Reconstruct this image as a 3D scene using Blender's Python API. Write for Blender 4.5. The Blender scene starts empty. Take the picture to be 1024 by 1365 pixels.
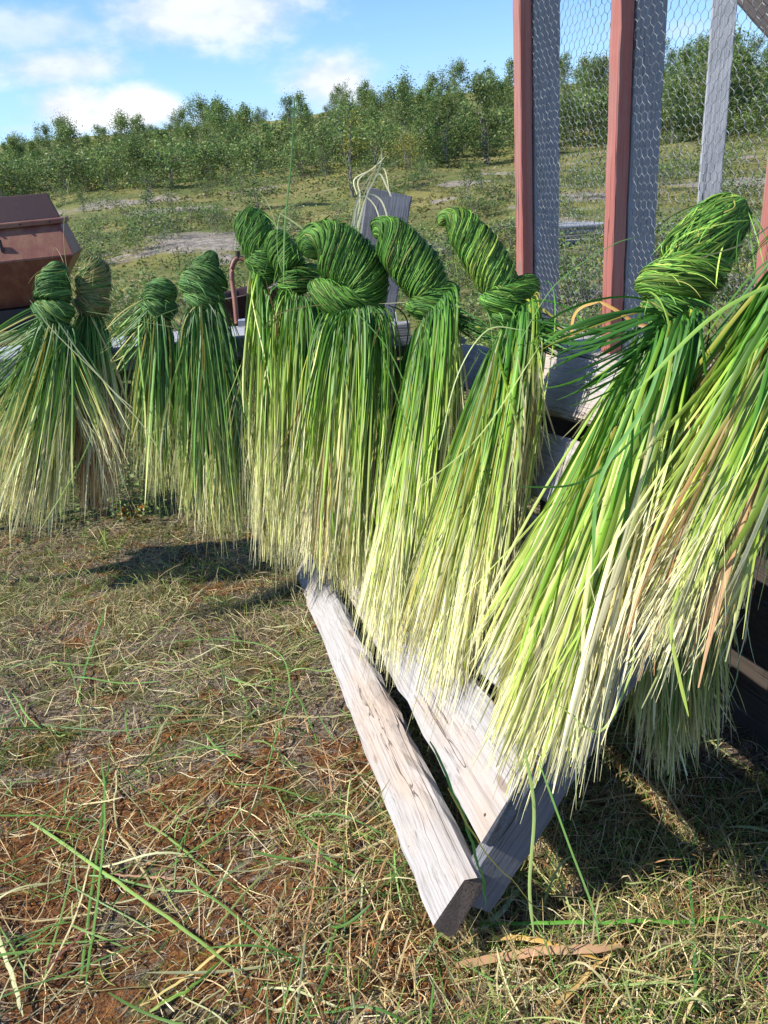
import bpy, math, random
import numpy as np
from mathutils import Matrix, Vector
random.seed(7); rng = np.random.default_rng(11)
S = bpy.context.scene
COL = S.collection

# ------------------------------------------------------------------ camera
CAMH = 1.65
F = 1024.0                                   # focal length in photo pixels (photo 1024 x 1365)
R3 = np.array([[0.995676160, 0.0928923299, 0.0],
               [-0.0375839632, 0.402847643, -0.914495064],
               [-0.0849495772, 0.910540933, 0.404597056]])
EYE = np.array([0.0, 0.0, CAMH])
cam = bpy.data.cameras.new('camera'); co = bpy.data.objects.new('camera', cam); COL.objects.link(co)
M = Matrix.Identity(4)
for i in range(3):
    for j in range(3): M[i][j] = R3[i, j]
    M[i][3] = EYE[i]
co.matrix_world = M
cam.sensor_fit = 'VERTICAL'; cam.sensor_height = 24.0; cam.lens = 24.0 * F / 1365.0
cam.clip_start = 0.05; cam.clip_end = 3000
S.camera = co
S.render.resolution_x = 768; S.render.resolution_y = 1024

# ------------------------------------------------------------------ light
SUN_AZ, SUN_EL = -98.0, 45.0                 # degrees from +Y (clockwise), elevation
saz, sel = math.radians(SUN_AZ), math.radians(SUN_EL)
sdir = Vector((math.sin(saz) * math.cos(sel), math.cos(saz) * math.cos(sel), math.sin(sel)))
sl = bpy.data.lights.new('sun', 'SUN'); sl.energy = 4.3; sl.angle = math.radians(0.5); sl.color = (1.0, 0.955, 0.88)
so = bpy.data.objects.new('sun', sl); COL.objects.link(so)
so.rotation_euler = sdir.to_track_quat('Z', 'Y').to_euler(); so.location = (-8, 2, 12)
S.view_settings.view_transform = 'Standard'; S.view_settings.look = 'None'
S.view_settings.exposure = 0.85; S.view_settings.gamma = 1.0

def ray(x, y):
    d = R3 @ np.array([x - 512, -(y - 682.5), -F]); return d
def pt(x, y, d):                             # photo pixel at a depth of d metres -> point
    return EYE + ray(x, y) * (d / F)

W = bpy.data.worlds.new('World'); S.world = W; W.use_nodes = True
nt = W.node_tree; nt.nodes.clear()
def N(t, kind, **kw):
    n = t.nodes.new(kind)
    for k, v in kw.items(): setattr(n, k, v)
    return n
def mth(t, op, a, b=None, c=None, clamp=False):
    n = t.nodes.new('ShaderNodeMath'); n.operation = op; n.use_clamp = clamp
    for i, v in enumerate((a, b, c)):
        if v is None: continue
        if isinstance(v, (int, float)): n.inputs[i].default_value = v
        else: t.links.new(v, n.inputs[i])
    return n.outputs[0]
def mix(t, f, a, b, blend='MIX'):
    n = t.nodes.new('ShaderNodeMix'); n.data_type = 'RGBA'; n.blend_type = blend
    for i, v in ((0, f), (6, a), (7, b)):
        if isinstance(v, (int, float)): n.inputs[i].default_value = v
        elif isinstance(v, tuple): n.inputs[i].default_value = (*v, 1) if len(v) == 3 else v
        else: t.links.new(v, n.inputs[i])
    return n.outputs[2]
def noise(t, vec, scale, detail=4, rough=.55, dist=0.0):
    n = t.nodes.new('ShaderNodeTexNoise'); n.inputs['Scale'].default_value = scale
    n.inputs['Detail'].default_value = detail; n.inputs['Roughness'].default_value = rough
    n.inputs['Distortion'].default_value = dist
    if vec is not None: t.links.new(vec, n.inputs['Vector'])
    return n.outputs['Fac']
def smooth(t, v, a, b):
    n = t.nodes.new('ShaderNodeMapRange'); n.interpolation_type = 'SMOOTHSTEP'
    t.links.new(v, n.inputs[0]); n.inputs[1].default_value = a; n.inputs[2].default_value = b
    return n.outputs[0]
def vmap(t, vec, scale=(1, 1, 1), loc=(0, 0, 0)):
    n = t.nodes.new('ShaderNodeMapping'); n.inputs['Scale'].default_value = scale; n.inputs['Location'].default_value = loc
    t.links.new(vec, n.inputs['Vector']); return n.outputs[0]

sky = N(nt, 'ShaderNodeTexSky', sky_type='NISHITA'); sky.sun_disc = False
sky.sun_elevation = sel; sky.sun_rotation = saz; sky.air_density = 1.0; sky.dust_density = 0.0; sky.ozone_density = 5.0
tc = N(nt, 'ShaderNodeTexCoord')
sep = N(nt, 'ShaderNodeSeparateXYZ'); nt.links.new(tc.outputs['Generated'], sep.inputs[0])
azn = mth(nt, 'ARCTAN2', sep.outputs[0], sep.outputs[1])
eln = mth(nt, 'ARCSINE', sep.outputs[2])
cv = N(nt, 'ShaderNodeCombineXYZ'); nt.links.new(azn, cv.inputs[0]); nt.links.new(eln, cv.inputs[1])
n1 = noise(nt, vmap(nt, cv.outputs[0], (1, 1.8, 1)), 11, 7, .56)
n2 = noise(nt, vmap(nt, cv.outputs[0], (1, 2.4, 1), (3.1, .4, 0)), 3.0, 6, .55)
n1c = mth(nt, 'SUBTRACT', n1, .5)
def azel(x, y):
    r = ray(x, y); r /= np.linalg.norm(r); return math.atan2(r[0], r[1]), math.asin(r[2])
cl = None; edge = None
for (x, y, sx, sy, amp) in [(95, 143, 50, 25, 1.0), (175, 146, 50, 25, 1.0), (80, 90, 75, 20, .75), (440, 105, 62, 30, .85), (280, 15, 130, 38, .8), (30, 40, 90, 22, .5),
                            (640, 150, 70, 22, .6), (985, 110, 50, 24, .8), (30, 172, 30, 6, .3), (300, 160, 50, 10, .3), (890, 40, 60, 10, .3)]:
    a0, e0 = azel(x, y)
    sa, se = sx / 1024.0, sy / 1024.0
    u = mth(nt, 'DIVIDE', mth(nt, 'SUBTRACT', azn, a0), sa)
    v = mth(nt, 'DIVIDE', mth(nt, 'SUBTRACT', eln, e0), se)
    d = mth(nt, 'SQRT', mth(nt, 'ADD', mth(nt, 'MULTIPLY', u, u), mth(nt, 'MULTIPLY', v, v)))
    dd = mth(nt, 'ADD', d, mth(nt, 'MULTIPLY', n1c, -2.2))
    m = mth(nt, 'MULTIPLY', smooth(nt, dd, 1.30, .35), amp)
    cl = m if cl is None else mth(nt, 'MAXIMUM', cl, m)
veil = mth(nt, 'MULTIPLY', smooth(nt, n2, .44, .74), .55)
lowv = mth(nt, 'MULTIPLY', smooth(nt, eln, .20, .03), .22)
veil = mth(nt, 'MAXIMUM', veil, lowv)
skyc = mix(nt, veil, mix(nt, 1.0, sky.outputs[0], (.80, .93, 1.12), 'MULTIPLY'), (2.7, 3.7, 5.3))
skyc = mix(nt, cl, skyc, mix(nt, smooth(nt, n1, .38, .62), (4.3, 4.6, 5.3), (5.9, 5.9, 6.1)))
bg = N(nt, 'ShaderNodeBackground'); nt.links.new(skyc, bg.inputs[0]); bg.inputs[1].default_value = 0.108
wo = N(nt, 'ShaderNodeOutputWorld'); nt.links.new(bg.outputs[0], wo.inputs[0])

# ------------------------------------------------------------------ helpers
def tag(o, label=None, cat=None, group=None, kind=None):
    if label: o['label'] = label
    if cat: o['category'] = cat
    if group: o['group'] = group
    if kind: o['kind'] = kind
    return o
def empty(name, loc):
    o = bpy.data.objects.new(name, None); COL.objects.link(o); o.location = Vector(loc); o.empty_display_size = .05
    bpy.context.view_layer.update(); return o
def link(name, me, parent=None, mw=None):
    o = bpy.data.objects.new(name, me); COL.objects.link(o)
    mw = mw or Matrix.Identity(4)
    if parent is not None:
        o.parent = parent; o.matrix_local = Matrix.Translation(-Vector(parent.location)) @ mw
    else: o.matrix_world = mw
    return o
def npmesh(name, V, Q, mat, C=None, smooth_=True):
    V = np.asarray(V, dtype=np.float32).reshape(-1, 3); Q = np.asarray(Q, dtype=np.int32)
    me = bpy.data.meshes.new(name)
    k = Q.shape[1]
    me.vertices.add(len(V)); me.vertices.foreach_set('co', V.ravel())
    me.loops.add(Q.size); me.loops.foreach_set('vertex_index', Q.ravel())
    me.polygons.add(len(Q)); me.polygons.foreach_set('loop_start', np.arange(0, Q.size, k, dtype=np.int32))
    me.polygons.foreach_set('loop_total', np.full(len(Q), k, dtype=np.int32))
    me.update(calc_edges=True)
    if smooth_: me.polygons.foreach_set('use_smooth', np.ones(len(Q), dtype=bool))
    if C is not None:
        a = me.color_attributes.new('col', 'FLOAT_COLOR', 'POINT')
        c4 = np.ones((len(V), 4), dtype=np.float32); c4[:, :3] = np.clip(C, 0, 1); a.data.foreach_set('color', c4.ravel())
    me.materials.append(mat); return me
def nrmz(a): return a / np.maximum(np.linalg.norm(a, axis=-1, keepdims=True), 1e-9)

def ribbons(P, Wd, C, up=None, roll=None, fold=.35, taper=(.5, .25)):
    """P [N,S,3] centre lines, Wd [N] widths, C [N,S,3] colours -> verts, quads, colours (three verts per station)"""
    n, s, _ = P.shape
    T = nrmz(np.gradient(P, axis=1))
    if up is None:
        up = nrmz(EYE - P)
    side = nrmz(np.cross(T, up)); nor = np.cross(side, T)
    if roll is None: roll = rng.uniform(-1.0, 1.0, n)
    roll = roll[:, None] + rng.uniform(-.7, .7, n)[:, None] * np.linspace(0, 1, s)[None, :]
    c, si = np.cos(roll)[..., None], np.sin(roll)[..., None]
    sd = side * c + nor * si; nn = nor * c - side * si
    t = np.linspace(0, 1, s)
    prof = np.clip(np.minimum(taper[0] + t * 6, 1) * np.minimum(taper[1] + (1 - t) * 5, 1), .05, 1)
    w = (Wd[:, None] * prof[None, :])[..., None] * .5
    V = np.stack([P - sd * w, P + nn * w * fold, P + sd * w], axis=2)      # n,s,3,3
    idx = np.arange(n * s * 3).reshape(n, s, 3)
    a = idx[:, :-1, :-1]; b = idx[:, :-1, 1:]; c2 = idx[:, 1:, 1:]; d = idx[:, 1:, :-1]
    Q = np.stack([a, b, c2, d], axis=-1).reshape(-1, 4)
    CC = np.repeat(C[:, :, None, :], 3, axis=2)
    return V.reshape(-1, 3), Q, CC.reshape(-1, 3)
class Acc:
    def __init__(s): s.v = []; s.q = []; s.c = []; s.n = 0
    def add(s, V, Q, C): s.v.append(V); s.q.append(Q + s.n); s.c.append(C); s.n += len(V)
    def build(s, name, mat, parent=None):
        V = np.concatenate(s.v)
        off = np.zeros(3) if parent is None else np.array(parent.location)
        me = npmesh(name, V - off, np.concatenate(s.q), mat, np.concatenate(s.c))
        o = bpy.data.objects.new(name, me); COL.objects.link(o)
        if parent is not None: o.parent = parent
        return o
def ramp(x, stops):
    xs = [a for a, _ in stops]; cs = np.array([c for _, c in stops])
    return np.stack([np.interp(x, xs, cs[:, k]) for k in range(3)], axis=-1)
def crom(P, n):                              # smooth curve through the points, any number of columns
    P = np.asarray(P, float); m = len(P)
    t = np.linspace(0, m - 1, n); i = np.clip(t.astype(int), 0, m - 2); f = (t - i)[:, None]
    Pe = np.vstack([2 * P[0] - P[1], P, 2 * P[-1] - P[-2]])
    p0, p1, p2, p3 = Pe[i], Pe[i + 1], Pe[i + 2], Pe[i + 3]
    return .5 * ((2 * p1) + (-p0 + p2) * f + (2 * p0 - 5 * p1 + 4 * p2 - p3) * f ** 2 + (-p0 + 3 * p1 - 3 * p2 + p3) * f ** 3)

# ------------------------------------------------------------------ materials
def new_mat(name):
    m = bpy.data.materials.new(name); m.use_nodes = True; t = m.node_tree; t.nodes.clear()
    o = t.nodes.new('ShaderNodeOutputMaterial'); p = t.nodes.new('ShaderNodeBsdfPrincipled'); t.links.new(p.outputs[0], o.inputs[0])
    return m, t, p, o
def set_(t, sock, v):
    if isinstance(v, (int, float)): sock.default_value = v
    elif isinstance(v, tuple): sock.default_value = (*v, 1)
    else: t.links.new(v, sock)
def bump(t, p, h, strength=.5, dist=.01):
    b = t.nodes.new('ShaderNodeBump'); b.inputs['Strength'].default_value = strength; b.inputs['Distance'].default_value = dist
    t.links.new(h, b.inputs['Height']); t.links.new(b.outputs[0], p.inputs['Normal'])
def leafy(name, trans=.3, rough=.45, spec=.4, streak=0.0):
    m, t, p, o = new_mat(name)
    a = t.nodes.new('ShaderNodeAttribute'); a.attribute_name = 'col'
    c = a.outputs['Color']
    if streak:
        g = t.nodes.new('ShaderNodeTexCoord')
        nz = noise(t, g.outputs['Object'], 60, 3, .6)
        c = mix(t, smooth(t, nz, .35, .7), mix(t, streak, c, (.9, .9, .8), 'MULTIPLY'), c)
    set_(t, p.inputs['Base Color'], c); p.inputs['Roughness'].default_value = rough; p.inputs['Specular IOR Level'].default_value = spec
    tr = t.nodes.new('ShaderNodeBsdfTranslucent'); t.links.new(c, tr.inputs[0])
    ms = t.nodes.new('ShaderNodeMixShader'); ms.inputs[0].default_value = trans
    t.links.new(p.outputs[0], ms.inputs[1]); t.links.new(tr.outputs[0], ms.inputs[2]); t.links.new(ms.outputs[0], o.inputs[0])
    return m
M_SEDGE = leafy('sedge_blade', .24, .45, .35, .5)
M_KNOT = leafy('sedge_knot', .12, .6, .18, .5)
M_STRAW = leafy('dry_straw', .2, .6, .2)
M_LEAF = leafy('birch_leaf', .32, .5, .3)
def wood(name, light, tan, dark, grain=1.0, tanamt=.5, paint=None, wear=.5, bright=1.0):
    m, t, p, o = new_mat(name)
    g = t.nodes.new('ShaderNodeTexCoord'); oi = t.nodes.new('ShaderNodeObjectInfo')
    va = t.nodes.new('ShaderNodeVectorMath'); va.operation = 'ADD'
    sc = t.nodes.new('ShaderNodeVectorMath'); sc.operation = 'SCALE'; t.links.new(g.outputs['Object'], va.inputs[0])
    cb = t.nodes.new('ShaderNodeCombineXYZ')
    for k in range(3): t.links.new(mth(t, 'MULTIPLY', oi.outputs['Random'], 13.7 * (k + 1)), cb.inputs[k])
    t.links.new(cb.outputs[0], va.inputs[1]); vec = va.outputs[0]
    fine = noise(t, vmap(t, vec, (2.6, 150, 150)), 1.0, 5, .7, .2)
    mid = noise(t, vmap(t, vec, (1.1, 26, 26)), 1.0, 4, .6, .5)
    big = noise(t, vmap(t, vec, (1.6, 5, 5)), 1.0, 3, .6)
    crack = noise(t, vmap(t, vec, (.75, 30, 30), (5, 2, 1)), 1.0, 2, .5, .35)
    ck = smooth(t, mth(t, 'ABSOLUTE', mth(t, 'SUBTRACT', crack, .56)), .012, .0)
    ck = mth(t, 'MULTIPLY', ck, smooth(t, big, .42, .6))
    c = mix(t, mth(t, 'MULTIPLY', smooth(t, big, .4, .72), tanamt), light, tan)
    c = mix(t, mth(t, 'MULTIPLY', smooth(t, fine, .45, .68), .62), c, dark)
    c = mix(t, mth(t, 'MULTIPLY', smooth(t, mid, .5, .75), .3), c, dark)
    # knots: round dark spots with a ring
    vk = t.nodes.new('ShaderNodeTexVoronoi'); t.links.new(vmap(t, vec, (2.2, 7, 7)), vk.inputs['Vector']); vk.inputs['Scale'].default_value = 1
    kd = vk.outputs['Distance']
    kn = mth(t, 'MULTIPLY', smooth(t, kd, .10, .06), .7)
    if paint:
        pm = smooth(t, mth(t, 'ADD', mid, mth(t, 'MULTIPLY', fine, .5)), .62 + wear * .2, .50 + wear * .2)
        c = mix(t, pm, mix(t, .72, c, paint), mix(t, smooth(t, fine, .3, .7), paint, tuple(v * 1.18 for v in paint)))
    c = mix(t, kn, c, tuple(v * .45 for v in tan))
    c = mix(t, mth(t, 'MULTIPLY', ck, .6), c, tuple(v * .25 for v in dark))
    set_(t, p.inputs['Base Color'], c); p.inputs['Roughness'].default_value = .78; p.inputs['Specular IOR Level'].default_value = .25
    h = mth(t, 'SUBTRACT', mth(t, 'MULTIPLY', fine, .6), mth(t, 'MULTIPLY', ck, 1.5))
    bump(t, p, h, .9, .005)
    return m
M_WOOD = wood('weathered_plank', (.40, .38, .36), (.44, .30, .19), (.17, .14, .12), tanamt=.6)
M_GREY = wood('grey_timber', (.27, .285, .31), (.26, .24, .23), (.15, .15, .16), tanamt=.4)
M_RAFT = wood('shaded_grey_timber', (.17, .175, .19), (.17, .15, .14), (.08, .08, .085), tanamt=.4)  # darker copy of the grey timber, shade put into its colour
M_GREYL = wood('light_grey_timber', (.36, .37, .39), (.30, .28, .27), (.2, .2, .21), tanamt=.4)
M_DARKW = wood('shade_dark_timber', (.07, .06, .05), (.08, .05, .035), (.03, .028, .025))  # near black: shade under deck and enclosure put into the timber colour
M_END = wood('rough_end_grain', (.16, .12, .095), (.13, .09, .06), (.05, .035, .03))
M_BROWN = wood('brown_roof_timber', (.13, .115, .11), (.12, .08, .06), (.07, .06, .06))
M_RED = wood('red_painted_timber', (.42, .34, .30), (.45, .34, .28), (.26, .15, .12), paint=(.33, .115, .092), wear=1.1)
def metal(name, base, rust, rough=.55, metallic=.0, amt=.5, scale=6):
    m, t, p, o = new_mat(name)
    g = t.nodes.new('ShaderNodeTexCoord')
    a = noise(t, g.outputs['Object'], scale, 6, .65); b = noise(t, g.outputs['Object'], scale * 9, 4, .6)
    st = noise(t, vmap(t, g.outputs['Object'], (9, 9, 1.2)), 2.0, 4, .6)
    f = mth(t, 'MULTIPLY', smooth(t, mth(t, 'ADD', mth(t, 'MULTIPLY', a, .6), mth(t, 'MULTIPLY', st, .4)), .42, .62), amt)
    c = mix(t, f, base, rust); c = mix(t, mth(t, 'MULTIPLY', smooth(t, b, .55, .75), .4), c, tuple(v * .5 for v in base))
    set_(t, p.inputs['Base Color'], c); p.inputs['Roughness'].default_value = rough; p.inputs['Metallic'].default_value = metallic
    bump(t, p, b, .25, .002); return m
M_HOPPER = metal('faded_red_steel', (.170, .050, .030), (.25, .12, .06), .5, amt=.8)
M_HOPDARK = metal('dark_red_steel', (.040, .014, .014), (.06, .022, .016), .55)
M_IRON = metal('black_iron', (.018, .016, .016), (.05, .025, .018), .5)
M_NAIL = metal('rusty_nail', (.06, .03, .02), (.12, .05, .025), .7)
M_ALU = metal('bare_aluminium', (.62, .65, .68), (.45, .47, .5), .35, .7)
M_WIRE = metal('galvanised_wire', (.36, .38, .38), (.28, .29, .27), .5, .15, .4, 40)

# ------------------------------------------------------------------ terrain
def hz(x, y):
    x = np.asarray(x, float); y = np.asarray(y, float)
    z = np.where(y < 3.8, -.12 * (y - 1.2), -.312)
    z = np.where(y > 3.8, -.312 - .12 * 1.2 * (1 - np.exp(-(np.maximum(y, 3.8) - 3.8) / 1.2)), z)
    far = np.maximum(y - 7.5, 0)
    z = z + np.where(y > 7.5, .0665 * far * (1 - np.exp(-far / 4.0)), 0)
    z = z + np.where(y > 60, .036 * (np.minimum(np.maximum(y, 60), 125) - 60) * np.clip((y - 60) / 15., 0, 1), 0) * np.clip(.35 + (x + 40) / 90., .2, 1.3)
    z = z + np.clip((y - 4) / 10., 0, 1) * (.10 * np.sin(x * .55 + y * .21) + .09 * np.sin(y * .63 - x * .12 + 1.0) + .05 * np.sin(x * 1.7 + 2) * np.sin(y * 1.1))
    z = z + np.clip((y - 25) / 60., 0, 1) * (.9 * np.sin(x * .045 + .8) + .35 * np.sin(x * .11 + y * .05))
    near = np.clip((6 - y) / 2., 0, 1)
    z = z + near * (.012 * np.sin(x * 7.1 + y * 3) + .010 * np.sin(y * 9.3 - x * 4.7) + .006 * np.sin(x * 19 + 1) * np.sin(y * 17))
    return z
def hit(px, py, ymax=400):                   # where the view ray through a photo pixel meets the terrain
    d = ray(px, py); d = d / d[1]
    ys = np.concatenate([np.linspace(.3, 12, 1200), np.geomspace(12, ymax, 3000)])
    P = EYE + d * ys[:, None]
    below = P[:, 2] < hz(P[:, 0], P[:, 1])
    i = int(np.argmax(below)) if below.any() else len(ys) - 1
    return P[i]
# one sheet: columns fan out with distance
rowsy = np.concatenate([np.linspace(-3, 6, 230), np.linspace(6.1, 30, 190), np.geomspace(30.4, 900, 130)])
ncol = 200
u = np.linspace(-1, 1, ncol)
X = (u * np.abs(u) ** .25)[None, :] * (6.5 + np.maximum(rowsy, 0) * 1.15)[:, None]
Yy = np.repeat(rowsy[:, None], ncol, 1)
Z = hz(X, Yy)
Z[:230] += rng.normal(0, .0045, Z[:230].shape)
V = np.stack([X, Yy, Z], -1).reshape(-1, 3)
idx = np.arange(len(V)).reshape(len(rowsy), ncol)
Q = np.stack([idx[:-1, :-1], idx[:-1, 1:], idx[1:, 1:], idx[1:, :-1]], -1).reshape(-1, 4)
rock = np.zeros(len(V)); rr = np.random.default_rng(3)
ROCKS = [(258, 322, 80, 12), (215, 335, 55, 6), (300, 345, 30, 5), (150, 272, 60, 5), (230, 279, 45, 3.5), (345, 252, 30, 2.5), (630, 243, 45, 3), (600, 265, 30, 2),
         (668, 229, 35, 2.5), (800, 262, 90, 4), (960, 245, 80, 5), (930, 205, 60, 3), (1000, 300, 60, 10), (760, 390, 60, 12), (950, 380, 80, 12), (565, 330, 40, 6), (700, 300, 80, 5)]
for (px, py, sx, sy) in ROCKS:
    c0 = hit(px, py); c1 = hit(px + sx, py); ya = hit(px, py + sy)[1]; yb = hit(px, max(py - sy, 232))[1]
    rx = abs(c1[0] - c0[0]) + .1; ry = min(max((yb - ya) / 2, .3), 14); cy = (ya + yb) / 2
    d = np.sqrt(((V[:, 0] - c0[0]) / rx) ** 2 + ((V[:, 1] - cy) / ry) ** 2)
    d = d + .25 * np.sin(V[:, 0] * 2.3 + V[:, 1]) + .15 * np.sin(V[:, 1] * 2.9)
    rock = np.maximum(rock, np.clip(1.6 - d, 0, 1))
m, t, p, o = new_mat('heath_ground'); M_GROUND = m
g = t.nodes.new('ShaderNodeTexCoord'); ob = g.outputs['Object']
at_ = t.nodes.new('ShaderNodeAttribute'); at_.attribute_name = 'col'
sp = t.nodes.new('ShaderNodeSeparateXYZ'); t.links.new(ob, sp.inputs[0])
nA = noise(t, ob, 3.0, 8, .68); nB = noise(t, vmap(t, ob, (1, 1, 1), (7, 3, 0)), 4.6, 8, .68); nC = noise(t, ob, 48, 6, .75); nD = noise(t, ob, 160, 3, .7)
litter = mix(t, smooth(t, nC, .38, .62), (.075, .048, .030), (.42, .33, .25))
moss = mix(t, smooth(t, nC, .35, .65), (.045, .050, .012), (.17, .18, .04))
rust = mix(t, smooth(t, nC, .35, .65), (.08, .030, .012), (.38, .15, .040))
rz_ = mth(t, 'MULTIPLY', smooth(t, mth(t, 'ADD', sp.outputs[1], mth(t, 'MULTIPLY', nA, .9)), 2.75, 2.2), smooth(t, sp.outputs[0], .5, -.1))
near = mix(t, smooth(t, nA, .48, .60), litter, moss)
near = mix(t, mth(t, 'MULTIPLY', smooth(t, mth(t, 'ADD', nB, mth(t, 'MULTIPLY', rz_, .12)), .53, .61), .92), near, rust)
near = mix(t, mth(t, 'MULTIPLY', smooth(t, nD, .46, .62), .75), near, (.03, .018, .012))
# far heath: bands of green, olive and brown
fA = noise(t, vmap(t, ob, (.14, .30, 1)), 1.0, 6, .62); fB = noise(t, vmap(t, ob, (.4, .9, 1), (3, 9, 0)), 1.0, 6, .65); fC = noise(t, ob, 2.4, 6, .7)
far = mix(t, smooth(t, fA, .40, .60), (.22, .20, .06), (.12, .14, .04))
far = mix(t, mth(t, 'MULTIPLY', smooth(t, fB, .50, .66), .8), far, (.27, .21, .10))
far = mix(t, mth(t, 'MULTIPLY', smooth(t, fC, .48, .66), .8), far, (.06, .065, .022))
sepc = t.nodes.new('ShaderNodeSeparateColor'); t.links.new(at_.outputs['Color'], sepc.inputs[0])
rk = smooth(t, mth(t, 'ADD', sepc.outputs[0], mth(t, 'MULTIPLY', mth(t, 'SUBTRACT', fC, .5), 2.6)), .40, .75)
rockc = mix(t, smooth(t, noise(t, ob, 5, 6, .7), .4, .65), (.19, .165, .13), (.38, .32, .26))
far = mix(t, rk, far, rockc)
c = mix(t, smooth(t, sp.outputs[1], 4.2, 6.2), near, far)
set_(t, p.inputs['Base Color'], c); p.inputs['Roughness'].default_value = .9; p.inputs['Specular IOR Level'].default_value = .15
bump(t, p, mth(t, 'ADD', nC, mth(t, 'MULTIPLY', fC, .8)), .9, .03)
ground = link('ground', npmesh('ground', V, Q, M_GROUND, np.repeat(rock[:, None], 3, 1))); tag(ground, kind='structure')

# ------------------------------------------------------------------ the slatted rack
F0 = pt(640, 1125, 1.0); _d = ray(640, 1125); F0 = EYE + _d * (-(CAMH - .27) / _d[2])
e1 = nrmz(ray(262, 420)); a1 = math.atan2(e1[0], e1[1])
hp = np.array([math.cos(a1), -math.sin(a1), 0.0]); upp = nrmz(np.cross(hp, e1))
AL = math.radians(52)
e2 = hp * math.cos(AL) + upp * math.sin(AL); nn_ = np.cross(e2, e1)
if nn_[0] > 0: nn_ = -nn_
def rk_(s, t_, o=0.0): return F0 + e1 * s + e2 * t_ + nn_ * o
def fp(px, py, off=.03):                     # point where the view ray meets the rack face, lifted off it
    r = ray(px, py); k = ((F0 - EYE) @ nn_ + off) / (r @ nn_); return EYE + r * k

def plank(name, org, ax, ay, az_, L, Wd, T, mat, parent, bev=.006, rough=.0015, nseg=28, bend=0.0, chamfer=None, endmat=None):
    """box with worn edges; org = corner, axes = length, width, thickness"""
    xs = np.linspace(0, L, nseg)
    b = bev; ch = chamfer or b
    prof = np.array([[b, 0], [Wd - b, 0], [Wd, b], [Wd, T - ch], [Wd - ch * 1.1, T], [b, T], [0, T - b], [0, b]])
    k = len(prof); V = []
    seed = np.random.default_rng(abs(hash((round(L, 3), round(Wd, 3), round(float(org[0]), 3)))) % 99999 if False else int(abs(L * 1000 + Wd * 7000 + org[0] * 333 + org[2] * 777)) + 1)
    for i, x in enumerate(xs):
        j = seed.normal(0, rough, (k, 2)); off = bend * math.sin(math.pi * x / L)
        xx = x + (seed.normal(0, .002, k) if i in (0, nseg - 1) else 0)
        V += [((xx if np.isscalar(xx) else xx[q]), prof[q][0] + j[q][0], prof[q][1] + j[q][1] + off) for q in range(k)]
    V = np.array(V); idx = np.arange(nseg * k).reshape(nseg, k)
    Q = []
    for i in range(nseg - 1):
        for q in range(k): Q.append((idx[i, q], idx[i, (q + 1) % k], idx[i + 1, (q + 1) % k], idx[i + 1, q]))
    me = bpy.data.meshes.new(name)
    me.from_pydata([tuple(v) for v in V], [], [tuple(int(a) for a in q) for q in Q] + [tuple(int(a) for a in idx[0][::-1]), tuple(int(a) for a in idx[-1])])
    me.materials.append(mat); me.update()
    mw = Matrix.Identity(4)
    for i in range(3):
        mw[i][0] = ax[i]; mw[i][1] = ay[i]; mw[i][2] = az_[i]; mw[i][3] = org[i]
    import bmesh
    bm = bmesh.new(); bm.from_mesh(me); bmesh.ops.recalc_face_normals(bm, faces=bm.faces); bm.to_mesh(me); bm.free()
    if endmat: 
        me.materials.append(endmat)
        for pg in me.polygons:
            if len(pg.vertices) > 4: pg.material_index = 1
    return link(name, me, parent, mw)

rack = empty('slatted_rack', rk_(0, -.25, -.1)); tag(rack, 'weathered wooden rack of sloping planks with grass bundles hung over it', 'rack')
LEN = 2.5
for (t0, wd, th, s0, s1, ch) in [(-.222, .156, .055, -.015, LEN, .022), (.0, .225, .034, .0, LEN, None), (.262, .19, .034, .01, LEN - .03, None), (.49, .20, .034, -.01, LEN, None),
                             (.735, .19, .034, .0, LEN, None), (.985, .20, .036, .0, LEN - .03, None)]:
    plank('plank', rk_(s0, t0, -.035 if t0 > -.1 else -.056), e1, e2, nn_, s1 - s0, wd, th + (.0 if t0 > -.1 else 0), M_WOOD, rack, bev=.008, chamfer=ch, rough=.0030, endmat=M_END if t0 < -.1 else M_RAFT)
for s_ in (.012, LEN - .12):
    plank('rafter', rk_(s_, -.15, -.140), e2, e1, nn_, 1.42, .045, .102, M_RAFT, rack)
for s_ in (.034, LEN - .098):                 # nail heads over each rafter
    for t_ in (.05, .17, .30, .41, .53, .65, .78, .88, 1.03, 1.14):
        a = None
        c_n = rk_(s_ + .004 * math.sin(t_ * 40), t_, .0006); V_ = [c_n + e1 * .0042 * math.cos(q) + e2 * .0042 * math.sin(q) + nn_ * o_ for o_ in (0, .0016) for q in np.linspace(0, 6.283, 9)[:-1]]
        Q_ = [(i, (i + 1) % 8, 8 + (i + 1) % 8, 8 + i) for i in range(8)] + [(8, 9, 10, 11), (8, 11, 12, 15), (12, 13, 14, 15)]
        link('nail', npmesh('nail', np.array(V_) , np.array(Q_), M_NAIL, None, False), rack)
# upright board standing at the far end of the rack
ub0 = pt(484, 470, 3.62); ubx = nrmz(pt(514, 262, 3.62) - ub0); uby = nrmz(np.array([1, .18, 0]) - ubx * ubx[0]); uby = nrmz(uby - ubx * (uby @ ubx)); ubz = np.cross(ubx, uby)
plank('end_board', ub0 - uby * .09 - ubx * .5, ubx, uby, ubz, 1.27, .215, .035, M_RAFT, rack)
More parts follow.
